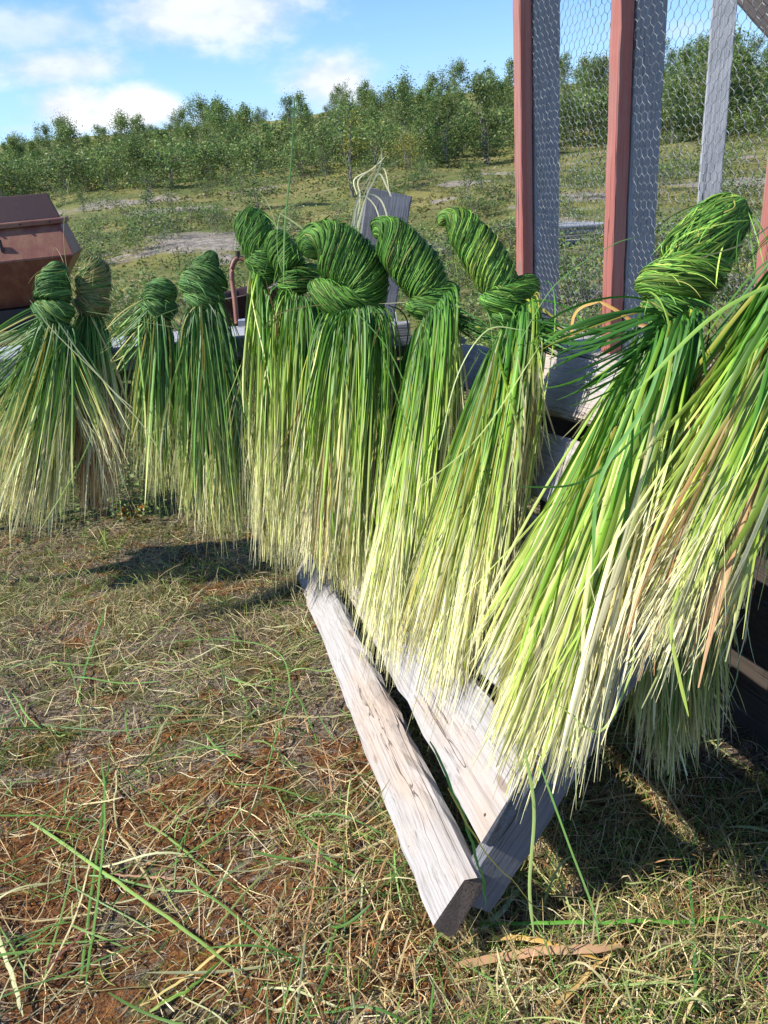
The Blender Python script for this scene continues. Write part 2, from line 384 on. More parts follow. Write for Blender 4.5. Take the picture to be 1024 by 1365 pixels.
# ------------------------------------------------------------------ low deck behind, with the front rail that carries the far bundles
deck = empty('wooden_platform', (-.8, 3.6, -.3)); tag(deck, 'low grey wooden platform behind the left grass bundles', 'platform')
RZ = (EYE + ray(200, 462) * (3.42 / F))[2]
rail_a = pt(-330, 492, 3.5); rail_b = pt(548, 462, 3.5)
rail_a[2] = rail_b[2] = RZ
rdx = nrmz(rail_b - rail_a); rdy = np.array([rdx[1], -rdx[0], 0]); rdy = -rdy if rdy[1] < 0 else rdy
zz = np.array([0, 0, 1.0])
plank('front_rail', rail_a - zz * .10, rdx, zz, -rdy, np.linalg.norm(rail_b - rail_a), .10, .045, M_GREY, deck)
for k in range(4):
    plank('deck_board', rail_a + rdy * (.012 + k * .145) - zz * .085, rdx, rdy, zz, np.linalg.norm(rail_b - rail_a) - .05, .135, .035, M_GREYL, deck)
for s_ in (.3, 2.1, 2.8):
    q = rail_a + rdx * s_ + rdy * .30; gz = float(hz(q[0], q[1]))
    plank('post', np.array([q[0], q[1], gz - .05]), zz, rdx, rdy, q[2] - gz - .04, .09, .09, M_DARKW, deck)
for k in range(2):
    plank('shade_back_board', rail_a + rdy * .50 - zz * (.27 + .17 * k), rdx, zz, rdy, np.linalg.norm(rail_b - rail_a), .15, .025, M_DARKW, deck)  # dark boards added to deepen the shade below the deck

# ------------------------------------------------------------------ wire enclosure
A = np.array([.606, 2.90]); Bq = np.array([.93, 1.94]); wd_ = (Bq - A) / np.linalg.norm(Bq - A)
wx = np.array([wd_[0], wd_[1], 0]); wn = np.array([wd_[1], -wd_[0], 0]); wn = -wn if wn[0] > 0 else wn      # wn faces the rack side (left)
def wp(az_deg):                              # wall point at a view azimuth
    s, c_ = math.sin(math.radians(az_deg)), math.cos(math.radians(az_deg))
    # A + t*wd on ray (s,c)*k
    Mx = np.array([[wd_[0], -s], [wd_[1], -c_]]); sol = np.linalg.solve(Mx, -A); q = A + wd_ * sol[0]; return np.array([q[0], q[1], 0]), sol[0]
ZB = CAMH - 2.93 * math.tan(math.radians(11.2)); ZT = 2.75
enc = empty('wire_enclosure', (*wp(18)[0][:2], ZB)); tag(enc, 'tall wire netting enclosure framed by red and grey timber posts', 'enclosure')
ts = []
for a_ in (11.75, 17.75, 27.4):
    q, tt = wp(a_); ts.append(tt)
    plank('red_post', q + wn * .002 - wx * .0 + zz * (ZB - .06), zz, wx, wn, ZT - ZB, .045, .045, M_RED, enc, bev=.003, rough=.0008)
    plank('grey_post', q - wn * .006 - wx * .0 + zz * ZB, zz, wx, -wn, ZT - ZB, .045, .098, M_GREY, enc, bev=.003, rough=.0008)
q0 = wp(11.75)[0]
plank('bottom_rail', q0 + wx * .05 - wn * .10 + zz * (ZB - .045), wx, wn, zz, 1.6, .20, .045, M_WOOD, enc)
plank('top_rail', q0 - wn * .05 + zz * ZT, wx, wn, zz, 1.5, .1, .045, M_GREY, enc)
# far side of the enclosure: grey post and dark sloping roof boards
g3 = pt(945, 285, 3.15); gz = g3.copy(); gz[2] = ZB
sx = nrmz(np.array([.94, -.34, 0])); sy = np.array([.34, .94, 0])
plank('grey_post', gz - sx * .045, zz, wx * 0 + sx, sy, ZT - ZB, .085, .07, M_GREYL, enc, bev=.003, rough=.0008)
b0 = pt(938, -45, 3.05); b1 = pt(1066, 98, 3.05); bx = nrmz(b1 - b0); bn = nrmz(np.cross(bx, ray(1000, 30))); bv = nrmz(np.cross(bx, bn))
if bn[2] < 0: bn = -bn
bv = nrmz(np.cross(bx, bn))
for k in range(3):
    plank('roof_board', b0 + bn * (k * .125 + .0) - bx * .5 , bx, bn, bv, 1.8, .118, .03, M_BROWN, enc)
# hexagonal netting, each bay one part
PW, PH = .0133, .0445                          # cell width, vertical period of two rows
def tube(P, r, k=4):
    P = np.asarray(P); s = len(P); T = nrmz(np.gradient(P, axis=0)); ref = np.where(np.abs(T[:, 2:3]) > .9, np.array([[1., 0, 0]]), np.array([[0., 0, 1]]))
    a = nrmz(np.cross(T, ref)); b = np.cross(T, a); th = np.linspace(0, 2 * np.pi, k, endpoint=False)
    r = np.broadcast_to(np.asarray(r, float), (s,))
    V = P[:, None, :] + r[:, None, None] * (np.cos(th)[None, :, None] * a[:, None, :] + np.sin(th)[None, :, None] * b[:, None, :])
    idx = np.arange(s * k).reshape(s, k)
    Q = np.stack([idx[:-1], np.roll(idx[:-1], -1, 1), np.roll(idx[1:], -1, 1), idx[1:]], -1).reshape(-1, 4)
    return V.reshape(-1, 3), Q
def netting(t0, t1, off, zb, zt):
    segs = []
    n = int((t1 - t0) / PW) + 1
    rows = int((zt - zb) / PH) + 1
    # every vertical zig-zag strand, made of hex sides: twist length then diagonal
    acc = Acc()
    for i in range(n + 1):
        pts = []
        for r in range(rows):
            z = zb + r * PH; x = t0 + i * PW
            sgn = 1 if i % 2 == 0 else -1
            for (dx, dz) in ((0, 0), (0, .30), (.5, .5), (.5, .80)):
                pts.append((x + sgn * (dx * 2 - .5) * PW * .96, z + dz * PH))
        pts = np.array(pts); pts = pts + rng.normal(0, .0006, pts.shape)
        pts[:, 0] += .004 * np.sin(pts[:, 1] * 5 + i * .04)
        bul = .006 * np.sin(pts[:, 1] * 7 + i * .12) + .003 * np.sin(i * .3 + pts[:, 1] * 3)
        P = np.array([A[0], A[1], 0])[None, :] + wx[None, :] * pts[:, 0:1] + zz[None, :] * pts[:, 1:2] + wn[None, :] * (bul + off)[:, None]
        V_, Q_ = tube(P, .0008, 3); acc.add(V_, Q_, np.ones((len(V_), 3)) * .5)
    return acc
for i in range(2):
    netting(ts[i] + .004, ts[i + 1] - .002, -.0035, ZB, 2.6).build('netting', M_WIRE, enc)
netting(ts[2] + .05, ts[2] + .35, -.0035, ZB, 2.6).build('netting', M_WIRE, enc)
# made-up dark wall standing in for the shade under the enclosure
wall = empty('shade_wall', (*wp(20)[0][:2], -.2)); tag(wall, 'dark plank wall added to darken the space under the wire enclosure', 'wall')
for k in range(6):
    plank('shade_wall_board', q0 - wx * .1 - wn * .14 + zz * (ZB - .24 - k * .205), wx, zz, wn, 2.4, .198, .025, M_DARKW, wall)

# ------------------------------------------------------------------ sedge bundles
GREEN = (.045, .150, .020); GREEN2 = (.110, .285, .024); YG = (.34, .49, .055); PALE = (.58, .62, .19); CREAM = (.75, .69, .40)
RUST = (.42, .20, .10); TAN = (.52, .40, .20)
BASE_RAMP = [(0, GREEN), (.32, GREEN2), (.60, YG), (.82, PALE), (1.0, CREAM)]
COOL_RAMP = [(0, (.050, .150, .028)), (.32, (.12, .27, .040)), (.56, (.24, .38, .08)), (.78, (.60, .62, .20)), (1.0, (.82, .74, .42))]
def tail(acc, neck, contour, n, w=(.004, .008), green=(.25, .85), cool=False, rad=.035, lmin=.72, rust=0.0, lift=.06, depth=.05, clamp=False, drop=.35, side=1.0, nclump=14, fibre=True, yellow=.06):
    """blades that leave the neck, arch outwards and hang down to a ragged line of ends"""
    neck = np.asarray(neck, float); Cn = np.asarray(contour, float)
    S_ = 15
    cl = rng.uniform(0, 1, nclump); ci = rng.integers(0, nclump, n)
    a = np.clip(cl[ci] * .55 + rng.uniform(0, 1, n) * .45 + rng.normal(0, .03, n), 0, 1)
    a = np.where(rng.uniform(0, 1, n) < .35, rng.uniform(0, 1, n), a)
    ci2 = a * (len(Cn) - 1); i0 = np.clip(ci2.astype(int), 0, len(Cn) - 2); f = (ci2 - i0)[:, None]
    E = Cn[i0] * (1 - f) + Cn[i0 + 1] * f
    ll = lmin + (1.03 - lmin) * rng.beta(2.2, 1.4, n)
    dp = rng.uniform(-1, 1, n)
    vdir = nrmz(EYE - neck)
    lat = nrmz(Cn[-1] - Cn[0])
    P0 = neck + lat * ((a - .5) * 1.5 * rad + rng.normal(0, rad * .25, n))[:, None] + vdir * (np.sqrt(np.clip(1 - (2 * a - 1) ** 2, 0, 1)) * rad * dp)[:, None] + rng.normal(0, .004, (n, 3))
    E = neck + (E - neck) * ll[:, None] + vdir * (dp * depth)[:, None] + rng.normal(0, .018, (n, 3))
    L = np.linalg.norm(E - P0, axis=1)[:, None]
    out = lat * ((a - .5) * 2 * side)[:, None]
    P1 = P0 + out * (.13 + .05 * rng.normal(0, 1, n))[:, None] * L + vdir * ((.04 + .05 * np.abs(dp)) * np.sign(dp + .5))[:, None] * 1 - zz * (drop * .28) * L + zz * (rng.uniform(0, lift, n))[:, None]
    wild = (rng.uniform(0, 1, n) < .045)[:, None]; P1 = P1 + wild * rng.normal(0, .07, (n, 3)); E = E + wild * rng.normal(0, .05, (n, 3))
    P2 = wild * rng.normal(0, .05, (n, 3)) + P0 + (E - P0) * .6 + out * .035 * L + rng.normal(0, 1, (n, 3)) * rng.choice([.012, .03, .055], n, p=[.6, .3, .1])[:, None]
    t_ = np.linspace(0, 1, S_)[None, :, None]
    P = (1 - t_) ** 3 * P0[:, None] + 3 * (1 - t_) ** 2 * t_ * P1[:, None] + 3 * (1 - t_) * t_ ** 2 * P2[:, None] + t_ ** 3 * E[:, None]
    ph = rng.uniform(0, 6.28, (n, 1, 1)); am = rng.choice([.002, .006, .014], (n, 1, 1), p=[.55, .3, .15]); fr = rng.uniform(3, 9, (n, 1, 1))
    P = P + lat[None, None, :] * am * np.sin(fr * t_ + ph) * t_ + vdir[None, None, :] * am * np.cos(fr * 1.3 * t_ + ph) * t_
    if clamp:
        dd = (P - F0) @ nn_; lim = .006 + .02 * np.abs(dp)[:, None]
        # hang over the top plank only in front of it
        tt_ = (P - F0) @ e2
        need = np.where(tt_ < 1.19, np.maximum(lim - dd, 0), 0)
        P = P + nn_[None, None, :] * need[..., None]
    tl = np.linspace(0, 1, S_)[None, :] * ll[:, None]
    g0, g1 = green
    cp = .10 + .84 * (tl - g0) / max(g1 - g0, .05) + rng.normal(0, .16, n)[:, None]
    C = ramp(np.clip(cp, 0, 1), COOL_RAMP if cool else BASE_RAMP)
    C = C * rng.choice([.5, .8, 1.0, 1.15, 1.3], n)[:, None, None]
    ye = rng.uniform(0, 1, n) < yellow
    C[ye] = C[ye] * .35 + np.array([.50, .40, .06]) * .65
    if rust > 0:
        ru = (rng.uniform(0, 1, n) < rust)[:, None] * np.clip((tl - .35) / .3, 0, 1); C = C * (1 - ru[..., None] * .85) + np.array(RUST) * ru[..., None] * .85 * rng.uniform(.7, 1.4, n)[:, None, None]
    Wd = rng.uniform(*w, n) * rng.choice([.55, .8, 1.0, 1.25], n, p=[.25, .25, .3, .2])
    kk_ = rng.uniform(0, 1, n) < .14; kp = rng.integers(4, 12, n)      # some blades are kinked
    for i_ in np.where(kk_)[0]:
        P[i_, kp[i_]:] += (np.arange(S_ - kp[i_])[:, None] / S_) * rng.normal(0, .055, 3)
    acc.add(*ribbons(P, Wd, C))
    if fibre:                                 # thin torn fibres round the cut ends
        k = int(n * .8); sel_ = rng.integers(0, n, k); A0 = P[sel_, -5]; A1 = P[sel_, -1]
        e = A1 + (A1 - A0) * rng.uniform(-.3, .25, (k, 1)) + rng.normal(0, .028, (k, 3))
        t2 = np.linspace(0, 1, 6)[None, :, None]
        PP = A0[:, None] * (1 - t2) + e[:, None] * t2 + rng.normal(0, .006, (k, 1, 3)) * np.sin(t2 * 3.1)
        CC = np.repeat((C[sel_, -1] * rng.uniform(.7, 1.15, (k, 1)))[:, None, :], 6, 1)
        acc.add(*ribbons(PP, rng.uniform(.0010, .0024, k), CC))
def lobe(acc, pts, d, k=1.0, power=1.5, n=210, w=.0045, cool=False, tone=(.0, .35), ridge=.04, m=9, brown=0.0, phase=0.0, bright=1.0):
    """thick twisted rope of blades swept along a curved spine; pts = (px, py, radius px, depth offset)"""
    S_ = 44
    n = int(n * 1.6); w = w * .66; R_SC = .93
    pts = [(*q, 0.0) if len(q) == 3 else q for q in pts]
    Pw = np.array([np.append(pt(q[0], q[1], d + q[3]), q[2] * R_SC * (d + q[3]) / F) for q in pts])
    Cc = crom(Pw, S_); c = Cc[:, :3]; r = np.maximum(Cc[:, 3], .004)
    u_ = np.linspace(0, 1, S_)
    cap = np.minimum(1, np.sqrt(np.clip(u_ / .10, 0, 1) * (2 - np.clip(u_ / .10, 0, 1)))); cap2 = np.minimum(1, np.sqrt(np.clip((1 - u_) / .10, 0, 1) * (2 - np.clip((1 - u_) / .10, 0, 1))))
    r = r * np.maximum(cap, .12) * np.maximum(cap2, .3)
    T = nrmz(np.gradient(c, axis=0))
    a = np.zeros_like(T); a[0] = nrmz(np.cross(T[0], np.array([.3, .5, .8])))
    for i in range(1, S_): v = a[i - 1] - T[i] * (a[i - 1] @ T[i]); a[i] = nrmz(v)
    b = np.cross(T, a)
    th0 = np.linspace(0, 2 * np.pi, n, endpoint=False) + rng.normal(0, .05, n)
    tw = 2 * np.pi * k * u_ ** power
    wob = rng.normal(0, .16, (n, 1)) * np.sin(u_[None, :] * rng.uniform(1.5, 4, (n, 1)) * 3 + rng.uniform(0, 6, (n, 1)))
    th = th0[:, None] + tw[None, :] + phase + wob
    lump = 1 + .06 * np.sin(3 * th + 7 * u_[None, :] + phase) + .05 * np.sin(5 * th - 11 * u_[None, :] + 1.7) + .03 * np.sin(2 * th0[:, None] + 17 * u_[None, :])
    odd = (rng.uniform(0, 1, (n, 1)) < .16); th = th + odd * rng.normal(0, 1.3, (n, 1)) * u_[None, :]; lump = lump + odd * .035
    rad = r[None, :] * lump * (1 + ridge * 1.6 * np.cos(m * th0 + 1.3)[:, None] + rng.uniform(-.07, .06, (n, 1)) + .035 * rng.normal(0, 1, (n, 1)) * np.sin(u_[None, :] * 9 + rng.uniform(0, 6, (n, 1))))
    dirv = np.cos(th)[..., None] * a[None] + np.sin(th)[..., None] * b[None]
    P = c[None] + dirv * rad[..., None]
    cp = rng.uniform(*tone, n)[:, None] + .08 * np.sin(u_[None, :] * 6 + rng.uniform(0, 6, (n, 1)))
    C = ramp(np.clip(cp, 0, 1), COOL_RAMP if cool else BASE_RAMP) * rng.choice([.42, .72, .95, 1.15, 1.5], n)[:, None, None] * bright
    C = C * np.array([1.15, .98, 1.6])
    if brown > 0:
        bb = rng.uniform(0, 1, n) < brown; C[bb] = C[bb] * .25 + np.array((.34, .23, .10)) * .75
    yy = rng.uniform(0, 1, n) < .03; C[yy] = C[yy] * .4 + np.array([.42, .36, .10]) * .6
    roll = rng.normal(0, .32, n)
    V_, Q_, C_ = ribbons(P, rng.uniform(.7, 1.5, n) * w, C, up=dirv, roll=roll, fold=.5, taper=(1, 1)); acc.add(V_, Q_, C_)
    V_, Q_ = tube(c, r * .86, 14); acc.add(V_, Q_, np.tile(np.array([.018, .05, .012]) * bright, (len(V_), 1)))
    # loose hairs lifting off the knot
    h = 34; si = rng.integers(0, n, h); ui = rng.integers(3, S_ - 12, h); t2 = np.linspace(0, 1, 8)
    st = P[si, ui]; dv = dirv[si, ui]; tv = nrmz(P[si, ui + 5] - P[si, ui]); ln = rng.uniform(.04, .12, (h, 1, 1))
    PP = st[:, None] + tv[:, None] * ln * t2[None, :, None] + dv[:, None] * (ln * .5) * (t2[None, :, None] ** 1.5) - zz * ln * .5 * t2[None, :, None] ** 3
    acc.add(*ribbons(PP, rng.uniform(.0012, .003, h), np.repeat((C[si, 0] * 1.3)[:, None], 8, 1)))
def stray(acc, path, w=.004, col=GREEN2, col2=None, d=None):
    P = np.array([pt(q[0], q[1], q[2] if len(q) > 2 else d) for q in path]); P = crom(P, 22)[None]
    c0 = np.array(col); c1 = np.array(col2 or col); t_ = np.linspace(0, 1, 22)[:, None]
    acc.add(*ribbons(P, np.array([w]), (c0 * (1 - t_) + c1 * t_)[None], fold=.3))

def bundle(label, neck, d, knots, tails, strays=(), group=None, cool=False, face=False, seat=None):
    nk = pt(neck[0], neck[1], d)
    root = empty('grass_bundle', nk); tag(root, label, 'grass bundle', group)
    for kk in knots:
        a = Acc(); kw = dict(kk[1]); nm = kw.pop('name', 'knot')
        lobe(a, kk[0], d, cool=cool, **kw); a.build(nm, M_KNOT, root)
    a = Acc()
    for (cont, kw) in tails:
        kw = dict(kw); off = kw.pop('off', .05); n0 = kw.pop('neck', None)
        cw = [fp(q[0], q[1], off) if (face and len(q) == 2) else pt(q[0], q[1], q[2] if len(q) > 2 else d) for q in cont]
        tail(a, nk if n0 is None else pt(*n0), cw, cool=kw.pop('cool', cool), clamp=face, **kw)
    a.build('blades', M_SEDGE, root)
    if strays:
        for s_ in strays:
            a = Acc(); stray(a, *s_); a.build('loose_blade', M_SEDGE, root)
    return root
GL = 'grass bundles hung along the platform rail'; GM = 'grass bundles draped over the slatted rack'
wr = 'wrap'
bundle('dark green grass bundle hung at the far left end of the rail', (75, 428), 3.35,
       [([(77, 349, 7), (76, 362, 15), (71, 382, 21), (70, 404, 23)], dict(k=1.1, power=1.2)), ([(50, 409, 8, .04), (62, 414, 15, -.02), (80, 418, 16, -.02), (94, 412, 8, .04)], dict(k=.5, name=wr, n=150))],
       [([(-30, 600), (-15, 650), (5, 695), (40, 708), (78, 700), (92, 630)], dict(n=430, green=(.12, .86), rad=.05, side=.8)),
        ([(120, 600), (150, 630), (182, 600)], dict(n=60, green=(.2, .75), rad=.03)),
        ([(-70, 470), (-60, 520), (-30, 600)], dict(n=50, green=(.5, 1.4), rad=.03, lift=.1))],
       [([(78, 430), (110, 475), (150, 520), (178, 545)], .005, (.45, .5, .25), (.62, .58, .36), 3.2), ([(40, 400), (70, 440), (140, 510), (200, 580), (215, 620)], .004, (.45, .48, .24), (.5, .5, .25), 3.2),
        ([(85, 350), (78, 335), (72, 330), (70, 345)], .0025, (.4, .36, .2), None, 3.3), ([(100, 415), (85, 320), (93, 230)], .0025, (.3, .3, .1), None, 3.4)], GL, cool=True)
bundle('brownish grass bundle with reddish dry ends, second from the left on the rail', (121, 418), 3.45,
       [([(119, 347, 12), (126, 360, 19), (125, 382, 21), (120, 402, 18)], dict(k=.9, power=1.4, brown=.5, tone=(.1, .4))), ([(104, 404, 8, .04), (115, 406, 14, -.02), (130, 408, 15, -.02), (142, 402, 7, .04)], dict(k=.45, name=wr, n=140, brown=.7))],
       [([(88, 560), (92, 640), (112, 690), (145, 690), (168, 650), (172, 590)], dict(n=240, side=.6, green=(.15, .75), rad=.045, rust=.4)),
        ([(76, 570), (82, 610), (108, 620), (135, 600)], dict(n=110, green=(.2, .6), rust=.9, rad=.03)),
        ([(150, 600), (170, 640), (186, 620)], dict(n=50, green=(.1, .5), rust=.4, rad=.02))],
       [([(120, 420), (150, 480), (175, 560), (185, 610)], .005, (.35, .3, .14), (.5, .28, .17), 3.35)], GL, cool=True)
bundle('small leaning green grass bundle, third from the left on the rail', (208, 412), 3.4,
       [([(228, 375, 9), (220, 386, 18), (211, 398, 21), (207, 408, 18)], dict(k=1.0, power=1.2, n=170)), ([(193, 409, 8, .05), (204, 412, 14, -.02), (220, 415, 13, -.02), (232, 408, 7, .05)], dict(k=.45, name=wr, n=110))],
       [([(172, 560), (180, 630), (205, 660), (228, 655), (238, 600)], dict(n=310, side=.75, green=(.22, 1.0), rad=.045)), ([(148, 440), (146, 470), (152, 520)], dict(n=50, green=(.3, 1.2), rad=.02, lift=.1))],
       [([(212, 400), (190, 400), (150, 440), (145, 480)], .005, (.12, .26, .06), None, 3.3), ([(178, 480), (200, 430), (240, 410)], .004, (.2, .3, .08), None, 3.3), ([(115, 415), (170, 425), (250, 440)], .003, (.3, .36, .15), None, 3.3)], GL, cool=True)
bundle('plump dark green grass bundle with pointed tip beside the red pipe handle', (270, 404), 3.35,
       [([(284, 334, 5), (279, 348, 13), (273, 364, 18), (270, 380, 18)], dict(k=.5, n=170)), ([(248, 384, 9, .05), (260, 378, 20, -.02), (280, 376, 22, -.02), (296, 384, 10, .05)], dict(k=.55, name=wr, n=170)),
        ([(253, 396, 8, .05), (264, 397, 15, -.02), (282, 399, 15, -.02), (293, 394, 8, .05)], dict(k=.5, name=wr, n=130))],
       [([(236, 640), (246, 690), (275, 712), (305, 715), (328, 700), (340, 600)], dict(n=480, green=(.3, 1.02), rad=.055, side=1.0)),
        ([(345, 560), (350, 600), (335, 640)], dict(n=60, green=(.6, 1.5), rad=.02, lift=.08))],
       [([(268, 405), (270, 480), (262, 560)], .006, (.42, .28, .08), (.35, .3, .1), 3.22)], GL, cool=True)
bundle('tall twisted green grass bundle with flat top, leftmost on the rack corner', (353, 384), 3.4,
       [([(332, 280, 14), (336, 296, 23), (344, 320, 25), (354, 345, 22)], dict(k=.55, n=190)), ([(336, 352, 10, .05), (348, 350, 18, -.02), (364, 344, 18, -.02), (374, 330, 8, .05)], dict(k=.45, name=wr, n=130)),
        ([(340, 366, 9, .04), (352, 368, 15, -.01), (366, 362, 12, .02)], dict(k=.4, name=wr, n=110))],
       [([(326, 560, 3.3), (334, 640, 3.3), (348, 740, 3.3), (376, 760, 3.3), (402, 730, 3.3)], dict(n=420, green=(-.05, .85), rad=.085, w=(.0045, .008)))],
       [([(393, 130), (388, 220), (380, 300), (378, 380)], .0075, (.20, .36, .10), None, 3.2), ([(360, 390), (375, 340), (350, 260), (300, 268)], .003, (.3, .36, .14), None, 3.3),
        ([(355, 375), (368, 430), (366, 470), (374, 490)], .006, (.40, .19, .07), None, 3.2), ([(350, 380), (330, 440), (325, 500), (332, 560)], .003, (.4, .46, .2), None, 3.2)], GM)
bundle('small knotted grass bundle squeezed behind the biggest coiled knot', (400, 394), 3.3,
       [([(366, 308, 10), (372, 324, 19), (381, 344, 21), (393, 362, 20)], dict(k=1.2, power=1.2, n=170, cool_=0) if False else dict(k=1.2, power=1.2, n=170)), ([(376, 382, 8, .05), (390, 378, 17, -.02), (408, 370, 16, .0), (420, 356, 8, .05)], dict(k=.45, name=wr, n=120))],
       [([(352, 640, 3.2), (362, 735, 3.2), (390, 760, 3.2), (420, 760, 3.2), (440, 690, 3.2)], dict(n=380, green=(.0, .88), rad=.085, w=(.0045, .008)))],
       [([(395, 400), (372, 350), (372, 290), (395, 270), (420, 262)], .003, (.14, .28, .06), None, 3.15), ([(372, 284), (390, 295), (410, 310)], .005, (.45, .5, .22), None, 3.15)], GM)
bundle('biggest grass bundle, its thick coiled knot bent over beside the small one', (474, 412), 3.1,
       [([(405, 340, 12), (418, 326, 25), (440, 328, 33), (462, 346, 36), (484, 372, 33), (490, 398, 25), (480, 416, 18)], dict(k=1.9, power=1.05, n=330, w=.0055)),
        ([(418, 378, 9, .05), (432, 390, 18, -.01), (456, 402, 20, -.03), (482, 404, 18, -.01), (508, 396, 12, .03)], dict(k=.6, name=wr, n=210))],
       [([(392, 650, 3.05), (396, 735, 3.0), (425, 765, 2.95), (452, 790, 2.9), (478, 805, 2.85), (508, 780, 2.85), (530, 640, 3.0)], dict(n=620, green=(.05, .88), rad=.115, w=(.0045, .0085), rust=.07))],
       [([(440, 405), (400, 410), (370, 420), (350, 440)], .005, (.42, .38, .14), None, 3.0), ([(470, 410), (520, 470), (560, 560), (585, 600)], .004, (.13, .3, .06), None, 2.95),
        ([(540, 360), (560, 392), (545, 402), (505, 405)], .003, (.5, .5, .3), None, 3.0), ([(510, 420), (488, 500), (480, 600), (478, 690)], .005, (.4, .25, .12), None, 2.95)], GM)
bundle('curved green grass knot bundle in front of the grey upright board', (574, 416), 3.0,
       [([(497, 312, 9), (508, 308, 20), (526, 320, 28), (545, 345, 31), (563, 372, 29), (574, 396, 24), (574, 416, 17)], dict(k=1.7, power=1.15, n=290, w=.005, m=11)),
        ([(546, 410, 8, .04), (562, 408, 16, -.02), (586, 400, 19, -.03), (606, 384, 13, .02)], dict(k=.55, name=wr, n=180))],
       [([(462, 740), (476, 820), (500, 885), (530, 885), (556, 820), (582, 700), (622, 580)], dict(n=560, green=(.08, .88), rad=.12, w=(.0045, .0085), off=.04)),
        ([(448, 700), (460, 780), (486, 840)], dict(n=130, green=(.1, .9), rad=.09, w=(.004, .008), off=.03, side=.7)),
        ([(640, 430, 2.9), (660, 450, 2.85), (690, 470, 2.7)], dict(n=60, green=(.8, 1.6), rad=.03, lift=.03, drop=0, fibre=False))],
       [([(510, 470), (540, 560), (575, 650), (590, 690)], .004, (.12, .28, .05), None, 2.7), ([(640, 470), (590, 560), (560, 620)], .005, (.16, .34, .05), None, 2.6)], GM, face=True)
bundle('slender twisted grass bundle standing up before the first red post', (684, 428), 2.35,
       [([(585, 300, 5), (594, 291, 11), (612, 298, 20), (630, 320, 25), (648, 350, 27), (668, 382, 25), (682, 412, 20)], dict(k=1.9, power=1.15, n=290, w=.004, m=8, tone=(.05, .5))),
        ([(646, 398, 8, .03), (658, 402, 16, -.02), (680, 398, 20, -.03), (700, 386, 18, .0), (712, 372, 9, .03)], dict(k=.6, name=wr, n=190, w=.004)),
        ([(655, 418, 6, .02), (672, 422, 14, -.02), (694, 414, 18, -.01), (712, 398, 8, .03)], dict(k=.5, name=wr, n=120, w=.004))],
       [([(530, 830), (548, 905), (585, 940), (628, 890), (664, 770), (704, 640)], dict(n=560, green=(.05, .86), rad=.095, w=(.0045, .0085), off=.04, yellow=.1)),
        ([(640, 800), (682, 700), (728, 600)], dict(n=130, green=(.0, .8), rad=.09, w=(.004, .008), off=.02, side=.7)),
        ([(745, 440, 2.25), (760, 455, 2.2), (745, 475, 2.2)], dict(n=90, green=(.9, 1.8), rad=.03, lift=.02, drop=0, fibre=False)),
        ([(690, 600), (705, 640), (715, 600)], dict(n=30, green=(-.2, .4), rad=.04, off=.01, neck=(708, 455, 2.2), rust=.3))],
       [([(585, 600), (610, 500), (650, 440), (700, 440)], .004, (.4, .48, .2), None, 2.15), ([(560, 650), (640, 580), (720, 460)], .004, (.36, .45, .12), None, 2.1),
        ([(690, 470), (700, 560), (690, 640), (660, 700)], .004, (.5, .45, .2), None, 2.1), ([(660, 470), (648, 520), (600, 700), (570, 850)], .006, (.5, .42, .06), None, 2.1)], GM, face=True)
bundle('large upright grass knot bundle leaning in front of the netting at right', (892, 432), 1.62,
       [([(986, 266, 9), (976, 278, 24), (958, 302, 37), (932, 334, 43), (908, 364, 38)], dict(k=.16, power=1.6, n=330, w=.0045, ridge=.03, tone=(.12, .5))),
        ([(858, 386, 10, .03), (872, 378, 24, -.01), (902, 372, 31, -.03), (932, 364, 34, -.01), (952, 350, 24, .02)], dict(k=.35, name=wr, n=280, w=.0045, tone=(.15, .55))),
        ([(862, 408, 10, .03), (880, 408, 20, -.01), (905, 408, 22, -.02), (938, 400, 14, .03)], dict(k=.5, name=wr, n=150, w=.004))],
       [([(626, 850), (630, 940), (660, 1010), (700, 1045), (742, 1035), (780, 950), (815, 870)], dict(n=600, green=(.10, .90), rad=.075, w=(.005, .010), off=.05, side=.45)),
        ([(770, 600), (750, 680), (760, 740), (800, 760)], dict(n=80, green=(.4, 1.2), rad=.04, w=(.004, .009), off=.07, lift=.10, side=.4)),
        ([(680, 900), (760, 1040), (800, 940)], dict(n=70, green=(.0, .5), rad=.05, w=(.006, .011), off=.09)),
        ([(700, 445, 1.62), (740, 490, 1.6), (770, 560, 1.58)], dict(n=34, green=(.8, 1.6), rad=.02, lift=.05, drop=0, fibre=False)),
        ([(810, 700), (830, 840), (840, 880)], dict(n=90, green=(.3, 1.0), rad=.04, w=(.003, .006), off=.03))],
       [([(890, 450), (860, 540), (800, 640), (790, 760)], .011, (.10, .25, .06), (.13, .28, .06), 1.42), ([(905, 440), (800, 440), (700, 425)], .004, (.1, .28, .05), None, 1.6),
        ([(870, 560), (780, 640), (690, 650)], .005, (.12, .3, .06), None, 1.45), ([(930, 345), (1000, 320), (1060, 270)], .003, (.5, .42, .25), None, 1.5),
        ([(690, 460), (740, 380), (810, 330), (850, 315)], .002, (.12, .25, .06), None, 1.6), ([(845, 545), (842, 600), (835, 690), (840, 760)], .008, (.07, .22, .03), None, 1.45),
        ([(700, 1000), (712, 1080), (706, 1180), (712, 1250)], .006, (.32, .45, .12), (.42, .5, .18), 1.42), ([(770, 950), (768, 1010), (768, 1080)], .004, (.5, .55, .25), None, 1.38),
        ([(720, 1020), (760, 1130), (790, 1210), (800, 1262)], .005, (.16, .33, .08), (.2, .35, .1), 1.42), ([(745, 940), (800, 975), (840, 900), (845, 860)], .004, (.4, .5, .12), None, 1.4)], GM, face=True)
